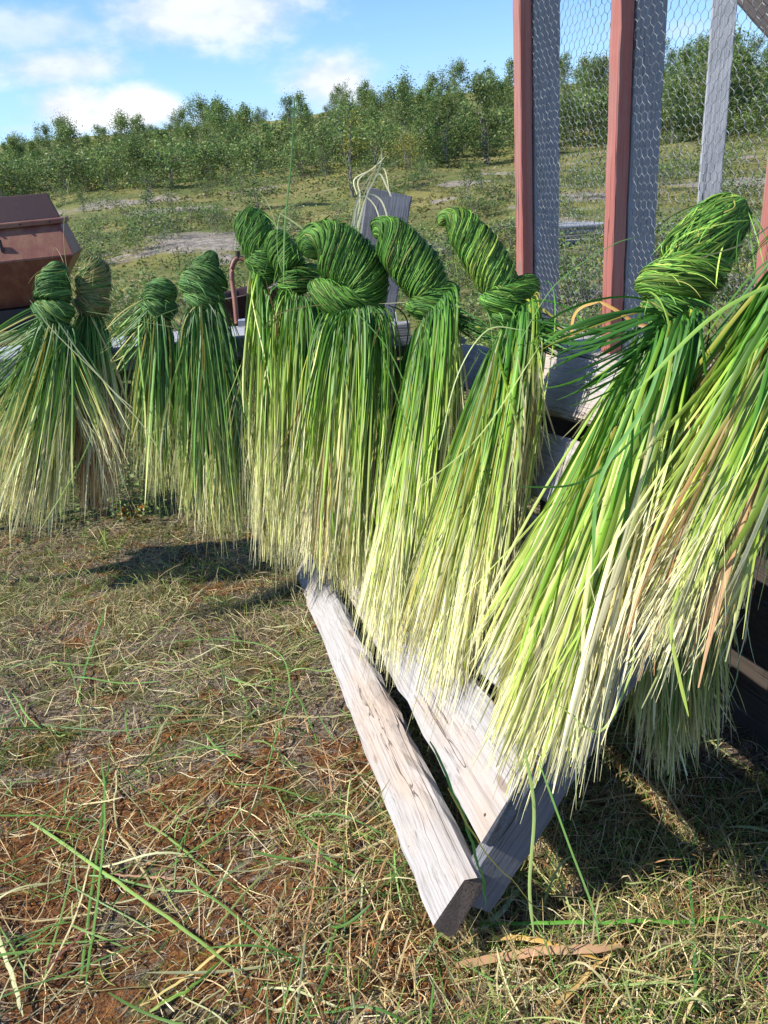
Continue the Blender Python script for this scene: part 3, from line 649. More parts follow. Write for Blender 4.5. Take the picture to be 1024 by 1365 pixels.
bundle('broad bladed grass bundle with bleached cream ends at the right edge', (1105, 330), 1.32,
       [([(1120, 270, 20), (1112, 300, 40), (1105, 330, 40)], dict(k=.8, n=200))],
       [([(822, 640), (824, 730), (836, 860), (862, 890), (900, 865), (925, 780), (960, 690)], dict(n=520, green=(.20, .82), rad=.10, w=(.004, .0095), off=.09, side=.5, rust=.08, lmin=.66)),
        ([(900, 870), (955, 870), (985, 740), (1000, 640)], dict(n=160, green=(.2, .85), rad=.08, w=(.004, .009), off=.03, side=.4, rust=.3)),
        ([(1010, 480), (985, 560), (960, 660)], dict(n=30, green=(.4, 1.1), rad=.08, w=(.005, .009), off=.12, side=.4))],
       [([(1100, 350), (960, 415), (850, 520)], .007, (.26, .42, .08), None, 1.28), ([(1030, 655), (985, 730), (950, 800), (930, 850)], .006, (.4, .42, .12), (.36, .17, .08), 1.3),
        ([(1040, 700), (1000, 690), (960, 770), (945, 860)], .006, (.42, .46, .16), (.4, .3, .15), 1.3), ([(905, 780), (895, 840), (905, 900), (918, 955)], .006, (.4, .5, .1), None, 1.3), ([(925, 770), (905, 850), (893, 945)], .005, (.6, .58, .38), None, 1.32)], GM, face=True)
bundle('shaded grass bundle hanging low behind the rack end at right', (915, 720), 1.95,
       [([(905, 640, 14), (912, 670, 34), (915, 705, 34)], dict(k=.8, n=160))],
       [([(838, 900), (848, 985), (885, 1030), (930, 1000), (970, 960), (975, 860)], dict(n=340, green=(.1, 1.0), rad=.07, cool=True))],
       [([(960, 760), (985, 880), (960, 960)], .003, (.3, .36, .15), None, 1.9)], GM, cool=True)
# pale stalks looped over the top of the upright board
st_ = empty('tied_stalks', pt(495, 262, 3.55)); tag(st_, 'pale bleached grass stalks tied over the top of the grey upright board', 'grass stalks')
a = Acc()
for q in [[(470, 320), (478, 285), (486, 258), (500, 225), (512, 195)], [(476, 300), (480, 262), (478, 240), (500, 222), (514, 208)], [(474, 325), (484, 280), (492, 255), (508, 218), (508, 200)], [(468, 310), (474, 275), (480, 256), (496, 232), (512, 225), (520, 262)],
          [(490, 258), (505, 232), (516, 250), (522, 262)], [(470, 315), (477, 270), (486, 262), (500, 275), (508, 300)], [(472, 322), (480, 290), (488, 262)], [(475, 318), (476, 285), (480, 268)], [(466, 318), (472, 290), (480, 262)], [(488, 258), (502, 262), (512, 275), (522, 312)], [(476, 260), (472, 240), (490, 228)]]:
    stray(a, q, .007 if len(q) < 5 else .006, (.62, .62, .40), (.60, .56, .34), 3.5)
a.build('stalk', M_SEDGE, st_)
yl = Acc(); stray(yl, [(762, 452, 1.75), (764, 425, 1.75), (775, 410, 1.74), (800, 402, 1.72)], .011, (.50, .30, .08), (.55, .34, .10)); stray(yl, [(800, 402, 1.72), (822, 414, 1.68), (850, 432, 1.64), (885, 438, 1.6)], .009, (.50, .30, .09), (.26, .11, .03))
tag(yl.build('withered_grass', M_SEDGE), 'bent orange dead blade arching beside the large knot at the netting', 'blade')

# ------------------------------------------------------------------ red hopper machine at the far left
def boxmesh(pts8, name, mat, parent, bev=.0):
    import bmesh
    bm = bmesh.new(); vs = [bm.verts.new(v) for v in pts8]
    for f in ((0, 1, 2, 3), (7, 6, 5, 4), (0, 4, 5, 1), (1, 5, 6, 2), (2, 6, 7, 3), (3, 7, 4, 0)): bm.faces.new([vs[i] for i in f])
    bmesh.ops.recalc_face_normals(bm, faces=bm.faces)
    if bev: bmesh.ops.bevel(bm, geom=bm.edges[:], offset=bev, segments=2, profile=.6, affect='EDGES')
    me = bpy.data.meshes.new(name); bm.to_mesh(me); bm.free(); me.materials.append(mat)
    return link(name, me, parent, Matrix.Translation(Vector((0, 0, 0))))
HD = 4.7; s1 = HD / F
hc = pt(80, 297, HD)                          # top right front corner of the hopper rim
hx = nrmz(np.array([1, .20, 0])); hy = np.array([-hx[1], hx[0], 0])
hg = float(hz(hc[0] - .6, hc[1] + .4))
hop = empty('hopper_spreader', (hc[0] - .6, hc[1] + .3, hg)); tag(hop, 'rusty red seed hopper machine with open dark lid at the left edge', 'machine')
def H(x, y, z): return tuple(hc + hx * x + hy * y + zz * z)
LX = -1.5
def hbox(x0, x1, y0, y1, z0, z1, name, mat, bev=.006): return boxmesh([H(x0, y0, z0), H(x1, y0, z0), H(x1, y1, z0), H(x0, y1, z0), H(x0, y0, z1), H(x1, y0, z1), H(x1, y1, z1), H(x0, y1, z1)], name, mat, hop, bev)
def frust(a0, a1, z0, z1, name, mat):         # a=(x0,x1,y0,y1) at bottom and top
    return boxmesh([H(a0[0], a0[2], z0), H(a0[1], a0[2], z0), H(a0[1], a0[3], z0), H(a0[0], a0[3], z0), H(a1[0], a1[2], z1), H(a1[1], a1[2], z1), H(a1[1], a1[3], z1), H(a1[0], a1[3], z1)], name, mat, hop, .004)
frust((LX - .03, .045, -.10, .36), (LX, .0, .0, .30), -.185, -.004, 'upper_hopper', M_HOPPER)
frust((LX + .1, -.16, .06, .24), (LX - .03, .045, -.10, .36), -.47, -.186, 'lower_hopper', M_HOPPER)
hbox(LX - .01, .014, -.02, .32, -.003, .028, 'rim', M_HOPPER)
boxmesh([H(LX, .10, .03), H(-.005, .10, .03), H(-.005, .12, .03), H(LX, .12, .03), H(LX, .16, .175), H(-.06, .16, .175), H(-.06, .18, .175), H(LX, .18, .175)], 'lid', M_HOPDARK, hop, .004)
for k in range(7):
    hbox(-.06 - .17 * k, -.05 - .17 * k, -.028, -.018, .008, .018, 'bolt', M_IRON, .002)
hbox(LX, .05, -.106, -.094, -.192, -.178, 'seam_flange', M_HOPPER, .002)
hbox(-.36, -.345, -.075, -.055, -.13, -.06, 'latch', M_IRON, .002)
hbox(LX, -.15, .0, .12, -.60, -.475, 'frame_beam', M_IRON); hbox(LX, -.15, .22, .30, -.60, -.475, 'frame_beam', M_IRON)
boxmesh([H(-.19, -.02, -.62), H(-.15, -.02, -.62), H(-.15, .02, -.62), H(-.19, .02, -.62), H(-.05, -.06, -.26), H(-.01, -.06, -.26), H(-.01, -.02, -.26), H(-.05, -.02, -.26)], 'brace', M_HOPDARK, hop, .003)
boxmesh([H(-.40, -.02, -.62), H(-.36, -.02, -.62), H(-.36, .02, -.62), H(-.40, .02, -.62), H(-.22, -.02, -.47), H(-.18, -.02, -.47), H(-.18, .02, -.47), H(-.22, .02, -.47)], 'brace', M_HOPDARK, hop, .003)
for x_ in (-.28, -1.3):
    hbox(x_, x_ + .06, .05, .11, hg - hc[2] - .02, -.60, 'leg', M_IRON); hbox(x_, x_ + .06, .22, .28, hg - hc[2] - .02, -.60, 'leg', M_IRON)

# ------------------------------------------------------------------ dark tub with the bent red pipe handle
tubp = pt(322, 432, 4.3); tb = empty('metal_tub', (tubp[0], tubp[1], tubp[2] - .25)); tag(tb, 'dark maroon metal tub standing behind the rail under a bent red pipe', 'tub')
a = Acc(); th = np.linspace(0, 2 * np.pi, 29)[:-1]; rings = []
for (r_, z_) in [(.02, -.20), (.15, -.20), (.19, -.05), (.205, .13), (.212, .135), (.205, .14), (.19, .13), (.17, -.03), (.13, -.17), (.02, -.175)]:
    rings.append(np.stack([tubp[0] + .055 + r_ * 1.05 * np.cos(th), tubp[1] + .1 + r_ * np.sin(th), tubp[2] + z_ + 0.03 + .12 * r_ * np.cos(th) * (z_ > 0)], -1))
V_ = np.array(rings); idx = np.arange(V_.shape[0] * 28).reshape(-1, 28)
Q_ = np.stack([idx[:-1], np.roll(idx[:-1], -1, 1), np.roll(idx[1:], -1, 1), idx[1:]], -1).reshape(-1, 4); V_ = V_.reshape(-1, 3)
a.add(V_, Q_, np.ones((len(V_), 3))); a.build('bucket', M_HOPDARK, tb)
ph_ = np.array([pt(*q, 4.05) for q in [(316, 432), (313, 400), (309, 368), (311, 352), (318, 344), (329, 348), (338, 360), (344, 374)]])
hnd = empty('bent_pipe', ph_[0]); tag(hnd, 'bent dark red pipe handle rising above the metal tub', 'pipe handle')
a = Acc(); V_, Q_ = tube(crom(ph_, 40), .0135, 10); a.add(V_, Q_, np.ones((len(V_), 3))); a.build('pipe', M_HOPPER, hnd)
a = Acc(); V_, Q_ = tube(np.array([ph_[4] - (0, .0, .01), ph_[4] + (0, 0, .035)]), .014, 6); a.add(V_, Q_, np.ones((len(V_), 3))); a.build('bolt', M_HOPDARK, hnd)
al = pt(318, 436, 3.72)
alu = empty('metal_strip', al); tag(alu, 'bright bare metal strip lying on the platform edge', 'metal strip')
plank('strip', al, nrmz(np.array([1, .02, 0])), np.array([-.02, 1, 0]), zz, .30, .05, .03, M_ALU, alu, bev=.002, rough=.0003)

# ------------------------------------------------------------------ pile of weathered poles beyond the netting
for i, (x0, y0, x1, y1) in enumerate([(712, 306, 862, 297), (728, 312, 905, 300), (716, 318, 880, 308), (735, 325, 842, 318), (700, 330, 836, 326), (741, 300, 838, 300), (850, 300, 1040, 306), (846, 312, 1020, 318), (700, 436, 700, 436)][:8]):
    h0 = hit(720, 338); D = h0[1] * 1.0
    p0 = EYE + ray(x0, y0) / ray(x0, y0)[1] * (D + .1 * i); p1 = EYE + ray(x1, y1) / ray(x1, y1)[1] * (D + .25 + .1 * i)
    a = Acc(); P_ = crom(np.array([p0, (p0 + p1) / 2 + np.array([0, 0, .01]), p1]), 12); V_, Q_ = tube(P_, np.linspace(.06, .045, 12), 9); a.add(V_, Q_, np.ones((len(V_), 3)))
    o_ = a.build('timber_pole', M_GREYL)
    tag(o_, 'grey weathered pole in the low timber pile beyond the netting', 'pole', 'grey poles piled beyond the netting')

# ------------------------------------------------------------------ vegetation meshes
def leafcards(P, size, C, droop=.3):
    n = len(P); d1 = nrmz(rng.normal(0, 1, (n, 3)) * np.array([1, 1, .6])); d2 = nrmz(np.cross(d1, rng.normal(0, 1, (n, 3))))
    s = (size * rng.uniform(.6, 1.3, n))[:, None]
    V_ = np.stack([P - d1 * s, P - d2 * s * .45, P + d1 * s, P + d2 * s * .45], 1).reshape(-1, 3)
    Q_ = np.arange(4 * n).reshape(n, 4); return V_, Q_, np.repeat(C, 4, 0)
LG = np.array([.19, .26, .07]); LD = np.array([.09, .145, .042]); LY = np.array([.40, .33, .05])
def birch(seed, h=4.5, w=1.5, stems=3, leaves=1500, size=.085, base=.18, yellow=0.0, tint=1.0, clump=22):
    """returns (trunk mesh, crown mesh) in local coordinates"""
    r = np.random.default_rng(seed); ta = Acc(); pos = []; 
    tips = []
    for s_ in range(stems):
        an = r.uniform(0, 6.28); sp_ = r.uniform(.1, .35) * w if stems > 1 else .05
        top = np.array([math.cos(an) * sp_, math.sin(an) * sp_, h * r.uniform(.78, .98)])
        P = crom([np.array([math.cos(an), math.sin(an), 0]) * .06 * stems * .3 + (0, 0, -.1), top * (.3, .3, .35) + r.normal(0, .05, 3), top * (.8, .8, .7) + r.normal(0, .08, 3), top], 12)
        V_, Q_ = tube(P, np.linspace(.010 * h, .005, 12) * r.uniform(.7, 1), 6); ta.add(V_, Q_, np.tile([.34, .31, .28], (len(V_), 1)))
        for b_ in range(int(clump / stems) + 2):
            f = r.uniform(base, 1.0); i = int(f * 11); q0_ = P[i]
            a2 = r.uniform(0, 6.28); prof = math.sin(min(1, (f - base) / (1 - base) * .85 + .22) * math.pi) ** .7
            L_ = w * .5 * prof * r.uniform(.4, 1.1)
            q1 = q0_ + np.array([math.cos(a2) * L_, math.sin(a2) * L_, L_ * r.uniform(.1, .7)])
            V_, Q_ = tube(crom([q0_, (q0_ + q1) / 2 + (0, 0, .05 * L_), q1], 5), np.linspace(.0045 * h, .003, 5), 4); ta.add(V_, Q_, np.tile([.13, .10, .085], (len(V_), 1)))
            tips.append((q1, L_, r.uniform(.75, 1.25), f)); tips.append(((q0_ + q1) / 2, L_ * .8, r.uniform(.75, 1.25), f))
        tips.append((top, w * .16, 1.1, 1.0)); tips.append((top * (1, 1, .93), w * .22, 1.0, .95))
    per = leaves // len(tips) + 1; PP = []; CC = []
    for (q, L_, br, f) in tips:
        rad = .16 * w * r.uniform(.6, 1.3)
        pts_ = q + r.normal(0, 1, (per, 3)) * rad * np.array([.62, .62, .5])
        c_ = LG * r.uniform(0, 1, (per, 1)) + LD * (1 - r.uniform(0, 1, (per, 1))); c_ = (LD + (LG - LD) * r.uniform(0, 1.3, (per, 1))) * (br * tint * np.array([1 + .25 * r.uniform(-1, 1), 1, 1]))
        if r.uniform() < yellow: c_ = c_ * .3 + LY * .7 * r.uniform(.6, 1.1, (per, 1))
        PP.append(pts_); CC.append(c_)
    global rng
    keep = rng; rng = r; V_, Q_, C_ = leafcards(np.concatenate(PP), size, np.concatenate(CC)); rng = keep
    return npmesh('trunk', np.concatenate(ta.v), np.concatenate(ta.q), M_STRAW, np.concatenate(ta.c)), npmesh('crown', V_, Q_, M_LEAF, C_, False)
def put_tree(var, x, y, s, rz, label, cat, group=None, name='birch_tree'):
    o_ = bpy.data.objects.new(name, None); COL.objects.link(o_); o_.location = (x, y, float(hz(x, y)) - .05); o_.rotation_euler = (0, 0, rz); o_.scale = (s, s, s)
    for nm, me in (('trunk', var[0]), ('crown', var[1])):
        c_ = bpy.data.objects.new(nm, me); COL.objects.link(c_); c_.parent = o_
    tag(o_, label, cat, group); return o_
VAR = [birch(100 + i, h=4.4, w=[2.5, 2.1, 3.0, 2.0, 2.7, 2.3, 2.6][i], stems=[3, 2, 4, 1, 3, 2, 5][i], leaves=3200, size=.078, base=.03, yellow=[0, 0, .04, 0, 0, .05, 0][i], tint=[1, 1.1, .85, 1.15, .9, 1.05, .8][i], clump=44) for i in range(7)]
def col_xy(px, dist):
    r = ray(px, 225); return r[0] / r[1] * dist, dist
r5 = np.random.default_rng(5)
count = 0
for row, (dist, n) in enumerate([(40, 20), (46, 28), (53, 34), (61, 38), (70, 42), (80, 46), (92, 48), (108, 48)]):
    for k in range(n):
        px = -70 + (k + r5.uniform(-.45, .45)) * (1200. / (n - 1)); dd = dist * r5.uniform(.91, 1.09)
        if row == 0 and 90 < px < 470 and r5.uniform() < .7: continue
        if row < 4 and math.sin(px * .045 + row * 2.1) + math.sin(px * .021 + row) < -1.0: continue
        x, y = col_xy(px, dd); s_ = (r5.uniform(.42, .8) if r5.uniform() < .75 else r5.uniform(.9, 1.1)) * (1.0 if row < 4 else 1.12)
        s_ *= .74 + .26 * min(max(px, 0) / 600., 1.0)
        if px > 330: s_ *= .86
        if px > 830: s_ *= 1.12
        put_tree(VAR[int(r5.integers(0, 7))], x, y, s_, r5.uniform(0, 6.28), 'green mountain birch in the dense belt of trees below the sky', 'birch tree', 'birch trees in the wood behind the heath'); count += 1
BUSH = [birch(500 + i, h=1.7, w=2.2, stems=5, leaves=1100, size=.07, base=.02, clump=26, tint=[1.2, .9, 1.05][i]) for i in range(3)]
for k in range(96):
    px = -60 + k * 12 + r5.uniform(-9, 9); x, y = col_xy(px, r5.uniform(37, 47)); put_tree(BUSH[int(r5.integers(0, 3))], x, y, r5.uniform(.7, 1.3), r5.uniform(0, 6.28), 'low rounded birch bush at the foot of the wood', 'bush', 'low bushes along the edge of the wood', 'birch_bush')
# trees one can tell apart
TALL = [birch(300, h=6.6, w=2.3, stems=2, leaves=3600, size=.07, base=.1, clump=44, tint=1.0), birch(301, h=6.0, w=1.9, stems=2, leaves=3000, size=.07, base=.1, clump=40, tint=1.1)]
x, y = col_xy(541, 36); put_tree(TALL[0], x, y, .60, .5, 'tallest birch rising above the wood behind the grey upright board', 'birch tree')
x, y = col_xy(566, 37); put_tree(TALL[1], x, y, .60, 2.0, 'tall bright green birch just right of the tallest one', 'birch tree')
x, y = col_xy(595, 36); put_tree(VAR[2], x, y, .74, 1.0, 'dark bushy birch with thick trunk right of the tall birches', 'birch tree')
YB = birch(302, h=3.0, w=1.6, stems=4, leaves=1700, size=.05, base=.1, yellow=.35, clump=26)
YB2 = birch(303, h=1.7, w=2.2, stems=4, leaves=1400, size=.045, base=.25, yellow=.75, clump=22)
hq = hit(470, 262); put_tree(YB, hq[0], hq[1], 1.0, 0, 'slender young birch with yellowing top left of the grey upright board', 'birch tree')
hq = hit(548, 232); put_tree(YB2, hq[0], hq[1], .9, 1.0, 'yellow leaved bush in front of the tall birches', 'bush')
SAP = [birch(400 + i, h=1.7, w=.9, stems=[4, 3, 5][i], leaves=[1300, 900, 1300][i], size=.034, base=.05, yellow=[.05, .12, 0][i], clump=26, tint=.85) for i in range(3)]
SB = birch(410, h=1.6, w=.9, stems=4, leaves=1500, size=.034, base=.03, yellow=.0, clump=28, tint=.95)
def sap(px, py, hp_, v, label, rz=0.):
    q = hit(px, py); hh = hp_ * q[1] / F * 1.08; return put_tree(v, q[0], q[1], hh / 1.65, rz, label, 'sapling', None, 'birch_sapling')
sap(203, 300, 62, SAP[0], 'bushy green birch sapling growing above the third bundle', .4)
sap(228, 282, 42, SAP[1], 'thin sapling with small yellow leaves right of the bushy one', 1.4)
sap(112, 283, 26, SAP[2], 'small round sapling beside the pale rock near the red hopper', .4)
sap(342, 280, 82, SB, 'tall leafy sapling growing behind the leftmost rack bundle', 2.4)
sap(325, 262, 45, SAP[1], 'short sapling partly behind the tall leafy sapling', 3.4)
sap(622, 275, 58, SAP[1], 'thin open sapling between the slender knot and the tall birches', .9)
sap(640, 258, 36, SAP[0], 'small sapling on the mossy slope left of the first red post', .2)
sap(435, 240, 34, SAP[2], 'low round sapling left of the yellowing young birch', 1.2)
sap(398, 232, 34, SAP[0], 'low sapling at the foot of the wood, middle of the slope', 2.9)

# ------------------------------------------------------------------ ground cover on the heath
def scatter_xy(n, y0, y1, halfw=lambda y: .62 * y + 1.5):
    y = rng.uniform(0, 1, n); y = y0 * (y1 / y0) ** y; x = rng.uniform(-1, 1, n) * halfw(y); return x, y
rk_s = lambda x, y: np.sin(x * .8 + 1.7 * np.sin(y * .45)) + np.sin(y * .9 + x * .3)
x, y = scatter_xy(150000, 4.4, 60)
from_rock = np.zeros(len(x))
for (px, py, sx_, sy_) in ROCKS:
    c0 = hit(px, py); c1 = hit(px + sx_, py); ya = hit(px, py + sy_)[1]; yb = hit(px, max(py - sy_, 232))[1]
    d = np.sqrt(((x - c0[0]) / (abs(c1[0] - c0[0]) + .1)) ** 2 + ((y - (ya + yb) / 2) / min(max((yb - ya) / 2, .3), 14)) ** 2); from_rock = np.maximum(from_rock, d < 1.05)
cl_ = np.sin(x * 2.9 + 2 * np.sin(y * 1.1)) + np.sin(y * 2.3 + 1.5 * np.sin(x * 1.9)) + .6 * rk_s(x, y)
ok = (from_rock < .5) & (cl_ > rng.normal(.1, .5, len(x))); x = x[ok]; y = y[ok]
hgt = rng.uniform(.0, .17, len(x)) * np.clip(cl_[ok], .15, 1.6)
P = np.stack([x, y, hz(x, y) + hgt], -1)
hue = (np.sin(x * .5 + 1.2 * np.sin(y * .35)) > .2)[:, None]; C = np.where(hue, np.array([.20, .20, .055]), np.array([.11, .155, .04])) * rng.uniform(.6, 1.3, (len(x), 1))
br = (rng.uniform(0, 1, len(x)) < .22)[:, None]; C = np.where(br, np.array([.20, .15, .07]) * rng.uniform(.6, 1.3, (len(x), 1)), C)
V_, Q_, C_ = leafcards(P, 1.0, C); ctr = np.repeat(P, 4, 0); sz = np.repeat(np.clip(.009 + .0019 * y, .013, .075), 4)[:, None]; V_ = ctr + (V_ - ctr) * sz
hth = link('heath_plants', npmesh('heath_plants', V_, Q_, M_LEAF, C_, False)); tag(hth, 'low heath plants covering the meadow', 'ground cover', kind='stuff')
HS = [birch(600 + i, h=.55, w=1.1, stems=5, leaves=520, size=.03, base=.02, clump=16, tint=[1.1, .85, 1.0][i], yellow=[0, 0, .1][i]) for i in range(3)]
for k in range(170):
    d_ = 9.5 * (38 / 9.5) ** r5.uniform(); px = r5.uniform(60, 1030); x_, y_ = col_xy(px, d_)
    put_tree(HS[int(r5.integers(0, 3))], x_, y_, r5.uniform(.5, 1.25), r5.uniform(0, 6.28), 'knee high green shrub on the open heath slope', 'shrub', 'low shrubs dotted over the heath', 'heath_shrub')
# thicket of low willow scrub close behind the platform
def scrub(n, x0, x1, y0, y1, h0, h1, size, name, label):
    nb = 42; bx_ = rng.uniform(x0, x1, nb); by_ = rng.uniform(y0, y1, nb); bh = rng.uniform(h0, h1, nb); bi = rng.integers(0, nb, n)
    f = rng.beta(1.6, 1.1, n); px_ = bx_[bi] + rng.normal(0, .19, n) * (1.1 - .4 * f); py_ = by_[bi] + rng.normal(0, .2, n)
    P = np.stack([px_, py_, hz(px_, py_) + f * bh[bi]], -1)
    C = (LD + (LG - LD) * rng.uniform(0, 1.7, (n, 1))) * rng.uniform(.8, 1.3, nb)[bi][:, None] * 1.15
    y_ = (rng.uniform(0, 1, n) < .05)[:, None]; C = np.where(y_, np.array([.42, .40, .22]), C)
    V_, Q_, C_ = leafcards(P, size, C)
    a = Acc(); a.add(V_, Q_, C_)
    ns = 260; si = rng.integers(0, nb, ns); b0_ = np.stack([bx_[si] + rng.normal(0, .1, ns), by_[si] + rng.normal(0, .1, ns), np.zeros(ns)], -1); b0_[:, 2] = hz(b0_[:, 0], b0_[:, 1])
    tp = b0_ + np.stack([rng.normal(0, .12, ns), rng.normal(0, .12, ns), bh[si] * rng.uniform(.7, 1.05, ns)], -1); t2 = np.linspace(0, 1, 6)[None, :, None]
    a.add(*ribbons(b0_[:, None] * (1 - t2) + tp[:, None] * t2, np.full(ns, .005), np.tile(np.array([.16, .12, .08]), (ns, 6, 1))))
    o_ = a.build(name, M_LEAF); tag(o_, label, 'scrub', kind='stuff')
scrub(15000, -3.4, .1, 4.7, 7.2, .45, .85, .022, 'willow_scrub', 'green willow scrub growing behind the left bundles')
scrub(7000, .4, 3.6, 7.0, 9.5, .15, .4, .024, 'low_scrub', 'low green scrub beyond the netting')

# ------------------------------------------------------------------ near ground: moss, litter, straw
def patch(x, y, s=1.0): return np.sin(x * 3.1 * s + 1.3 * np.sin(y * 2.3 * s)) + np.sin(y * 4.2 * s + 1.1 * np.sin(x * 3.7 * s + 2))
def straws(n, x0, x1, y0, y1, L, w, cols, zr, wts=None, rise=.01, curve=.25, sel_=None, S_=7):
    x = rng.uniform(x0, x1, n); y = y0 + (y1 - y0) * rng.uniform(0, 1, n) ** 1.35
    if sel_ is not None: k = sel_(x, y); x = x[k]; y = y[k]; n = len(x)
    an = rng.uniform(0, 2 * np.pi, n); ln = rng.uniform(*L, n); t2 = np.linspace(-.5, .5, S_)[None, :]
    cu = rng.normal(0, curve, n)[:, None] * rng.choice([.15, .5, 1.0], n, p=[.5, .3, .2])[:, None]
    aa = an[:, None] + cu * t2 * 4
    dx = np.cumsum(np.cos(aa), 1) / S_; dy = np.cumsum(np.sin(aa), 1) / S_
    X_ = x[:, None] + (dx - dx.mean(1, keepdims=True)) * ln[:, None]; Y_ = y[:, None] + (dy - dy.mean(1, keepdims=True)) * ln[:, None]
    zo = rng.uniform(*zr, n)[:, None] + rise * rng.normal(0, 1, n)[:, None] * t2 * 2 + rng.uniform(0, rise, n)[:, None] * np.cos(t2 * 6 + rng.uniform(0, 6, n)[:, None])
    Z_ = hz(X_, Y_) + np.maximum(zo, .002)
    c_ = np.array(cols)[rng.choice(len(cols), n, p=wts)] * rng.uniform(.65, 1.3, (n, 1))
    P = np.stack([X_, Y_, Z_], -1); return ribbons(P, rng.uniform(*w, n), np.repeat(c_[:, None], S_, 1), up=np.broadcast_to(zz, P.shape), roll=rng.uniform(-.9, .9, n), fold=.3)
STRAWC = [(.58, .42, .20), (.46, .36, .22), (.68, .56, .30), (.36, .18, .07), (.24, .30, .06), (.72, .64, .40)]
a = Acc()
a.add(*straws(23000, -2.9, 2.2, .35, 4.9, (.02, .13), (.0010, .0026), STRAWC, (.002, .016), [.3, .25, .15, .12, .1, .08]))
a.add(*straws(9000, -.4, 2.2, .35, 1.7, (.03, .16), (.0010, .0030), STRAWC, (.002, .04), [.33, .1, .2, .2, .1, .07], rise=.03))
a.add(*straws(6500, -2.9, 2.2, .35, 4.9, (.10, .30), (.0012, .0028), STRAWC, (.008, .03), [.3, .15, .25, .1, .1, .1], rise=.02))
tag(a.build('straw_litter', M_STRAW), 'dry straw litter scattered over the ground', 'straw', kind='stuff')
a = Acc()                                      # upright short grass
def tufts(n, x0, x1, y0, y1, h, sel_, cols, w=(.0009, .0022), bend=.6):
    x = rng.uniform(x0, x1, n); y = y0 + (y1 - y0) * rng.uniform(0, 1, n) ** 1.3; k = sel_(x, y); x = x[k]; y = y[k]; n = len(x)
    hh = rng.uniform(*h, n)[:, None]; an = rng.uniform(0, 6.28, n)[:, None]; t2 = np.linspace(0, 1, 6)[None, :]; bd = rng.uniform(.1, bend, n)[:, None] * 1.6
    P = np.stack([x[:, None] + np.cos(an) * hh * bd * t2 ** 1.8, y[:, None] + np.sin(an) * hh * bd * t2 ** 1.8, hz(x, y)[:, None] - .003 + hh * t2 * (1 - .3 * bd * t2)], -1)
    c_ = np.array(cols)[rng.integers(0, len(cols), n)] * rng.uniform(.6, 1.3, (n, 1))
    return ribbons(P, rng.uniform(*w, n), np.repeat(c_[:, None], 6, 1), fold=.2)
GC = [(.12, .22, .035), (.20, .32, .06), (.26, .33, .09), (.38, .34, .15)]
a.add(*tufts(15000, -2.8, 2.2, .35, 4.8, (.01, .05), lambda x, y: patch(x, y) > .55, GC))
a.add(*tufts(19000, -.1, 2.3, .35, 2.2, (.03, .11), lambda x, y: patch(x + 3, y, 1.4) > -.6, GC + [(.36, .26, .12)], bend=.9))
a.add(*tufts(4500, -2.4, .35, 2.6, 4.4, (.02, .09), lambda x, y: patch(x + 1, y + 1, 1.4) > -.3, GC + [(.45, .36, .17)], bend=.9))
a.add(*tufts(6500, -2.2, .5, 3.0, 3.9, (.03, .12), lambda x, y: np.sin(x * 9) + np.sin(y * 11 + x * 3) > -.3, [(.50, .40, .20), (.40, .33, .19), (.55, .46, .26), (.20, .26, .06)], bend=1.0, w=(.0015, .0032)))
a.add(*tufts(4500, -.9, .35, 1.6, 3.4, (.02, .07), lambda x, y: patch(x + 3, y + 1, 1.4) > -.2, GC, bend=.9))
a.add(*tufts(2600, -3, 2, 3.6, 5.2, (.05, .2), lambda x, y: x > -9, GC + [(.36, .26, .12)], bend=.9, w=(.002, .004)))
tag(a.build('short_grass', M_STRAW), 'short thin grass growing through the moss', 'grass', kind='stuff')
n = 90000                                      # moss cushions and crumbs of litter
x = rng.uniform(-2.8, 2.2, n); y = .35 + 4.3 * rng.uniform(0, 1, n) ** 1.5; pv = patch(x, y); pw = patch(x + 5, y + 2, 1.2)
C = np.where(((pv + rng.normal(0, .4, n)) > .3)[:, None], np.array([.075, .10, .018]), np.array([.20, .15, .11])); C = np.where(((pw + rng.normal(0, .35, n) + .9 * ((y < 2.3) & (x < .1))) > 1.1)[:, None], np.array([.38, .15, .04]), C)
gx = (rng.uniform(0, 1, n) < .10)[:, None]; C = np.where(gx & (pv <= .3)[:, None], np.array([.36, .33, .30]), C); C = C * rng.uniform(.2, 1.5, (n, 1))
hm = (.006 + .010 * np.clip(pv, 0, 1.5)) * rng.uniform(0, 1.2, n)
P = np.stack([x, y, hz(x, y) + hm], -1); V_, Q_, C_ = leafcards(P, .0058, C)
tag(link('moss_cover', npmesh('moss_cover', V_, Q_, M_STRAW, C_, False)), 'moss and crumbs of plant litter on the ground', 'moss', kind='stuff')
# lichen tufts
for (px, py) in [(66, 1112), (292, 1160), (402, 1268)]:
    q = hit(px, py); n = 420; v = nrmz(rng.normal(0, 1, (n, 3))) * (rng.uniform(.3, 1, (n, 1)) ** .4) * np.array([.013, .013, .011]) + q + (0, 0, .006)
    V_, Q_, C_ = leafcards(v, .0022, np.array([.50, .52, .42]) * rng.uniform(.7, 1.2, (n, 1)))
    tag(link('lichen_tuft', npmesh('lichen_tuft', V_, Q_, M_STRAW, C_, False)), 'pale grey lichen tuft sitting in the brown moss', 'lichen', 'pale lichen tufts in the moss')
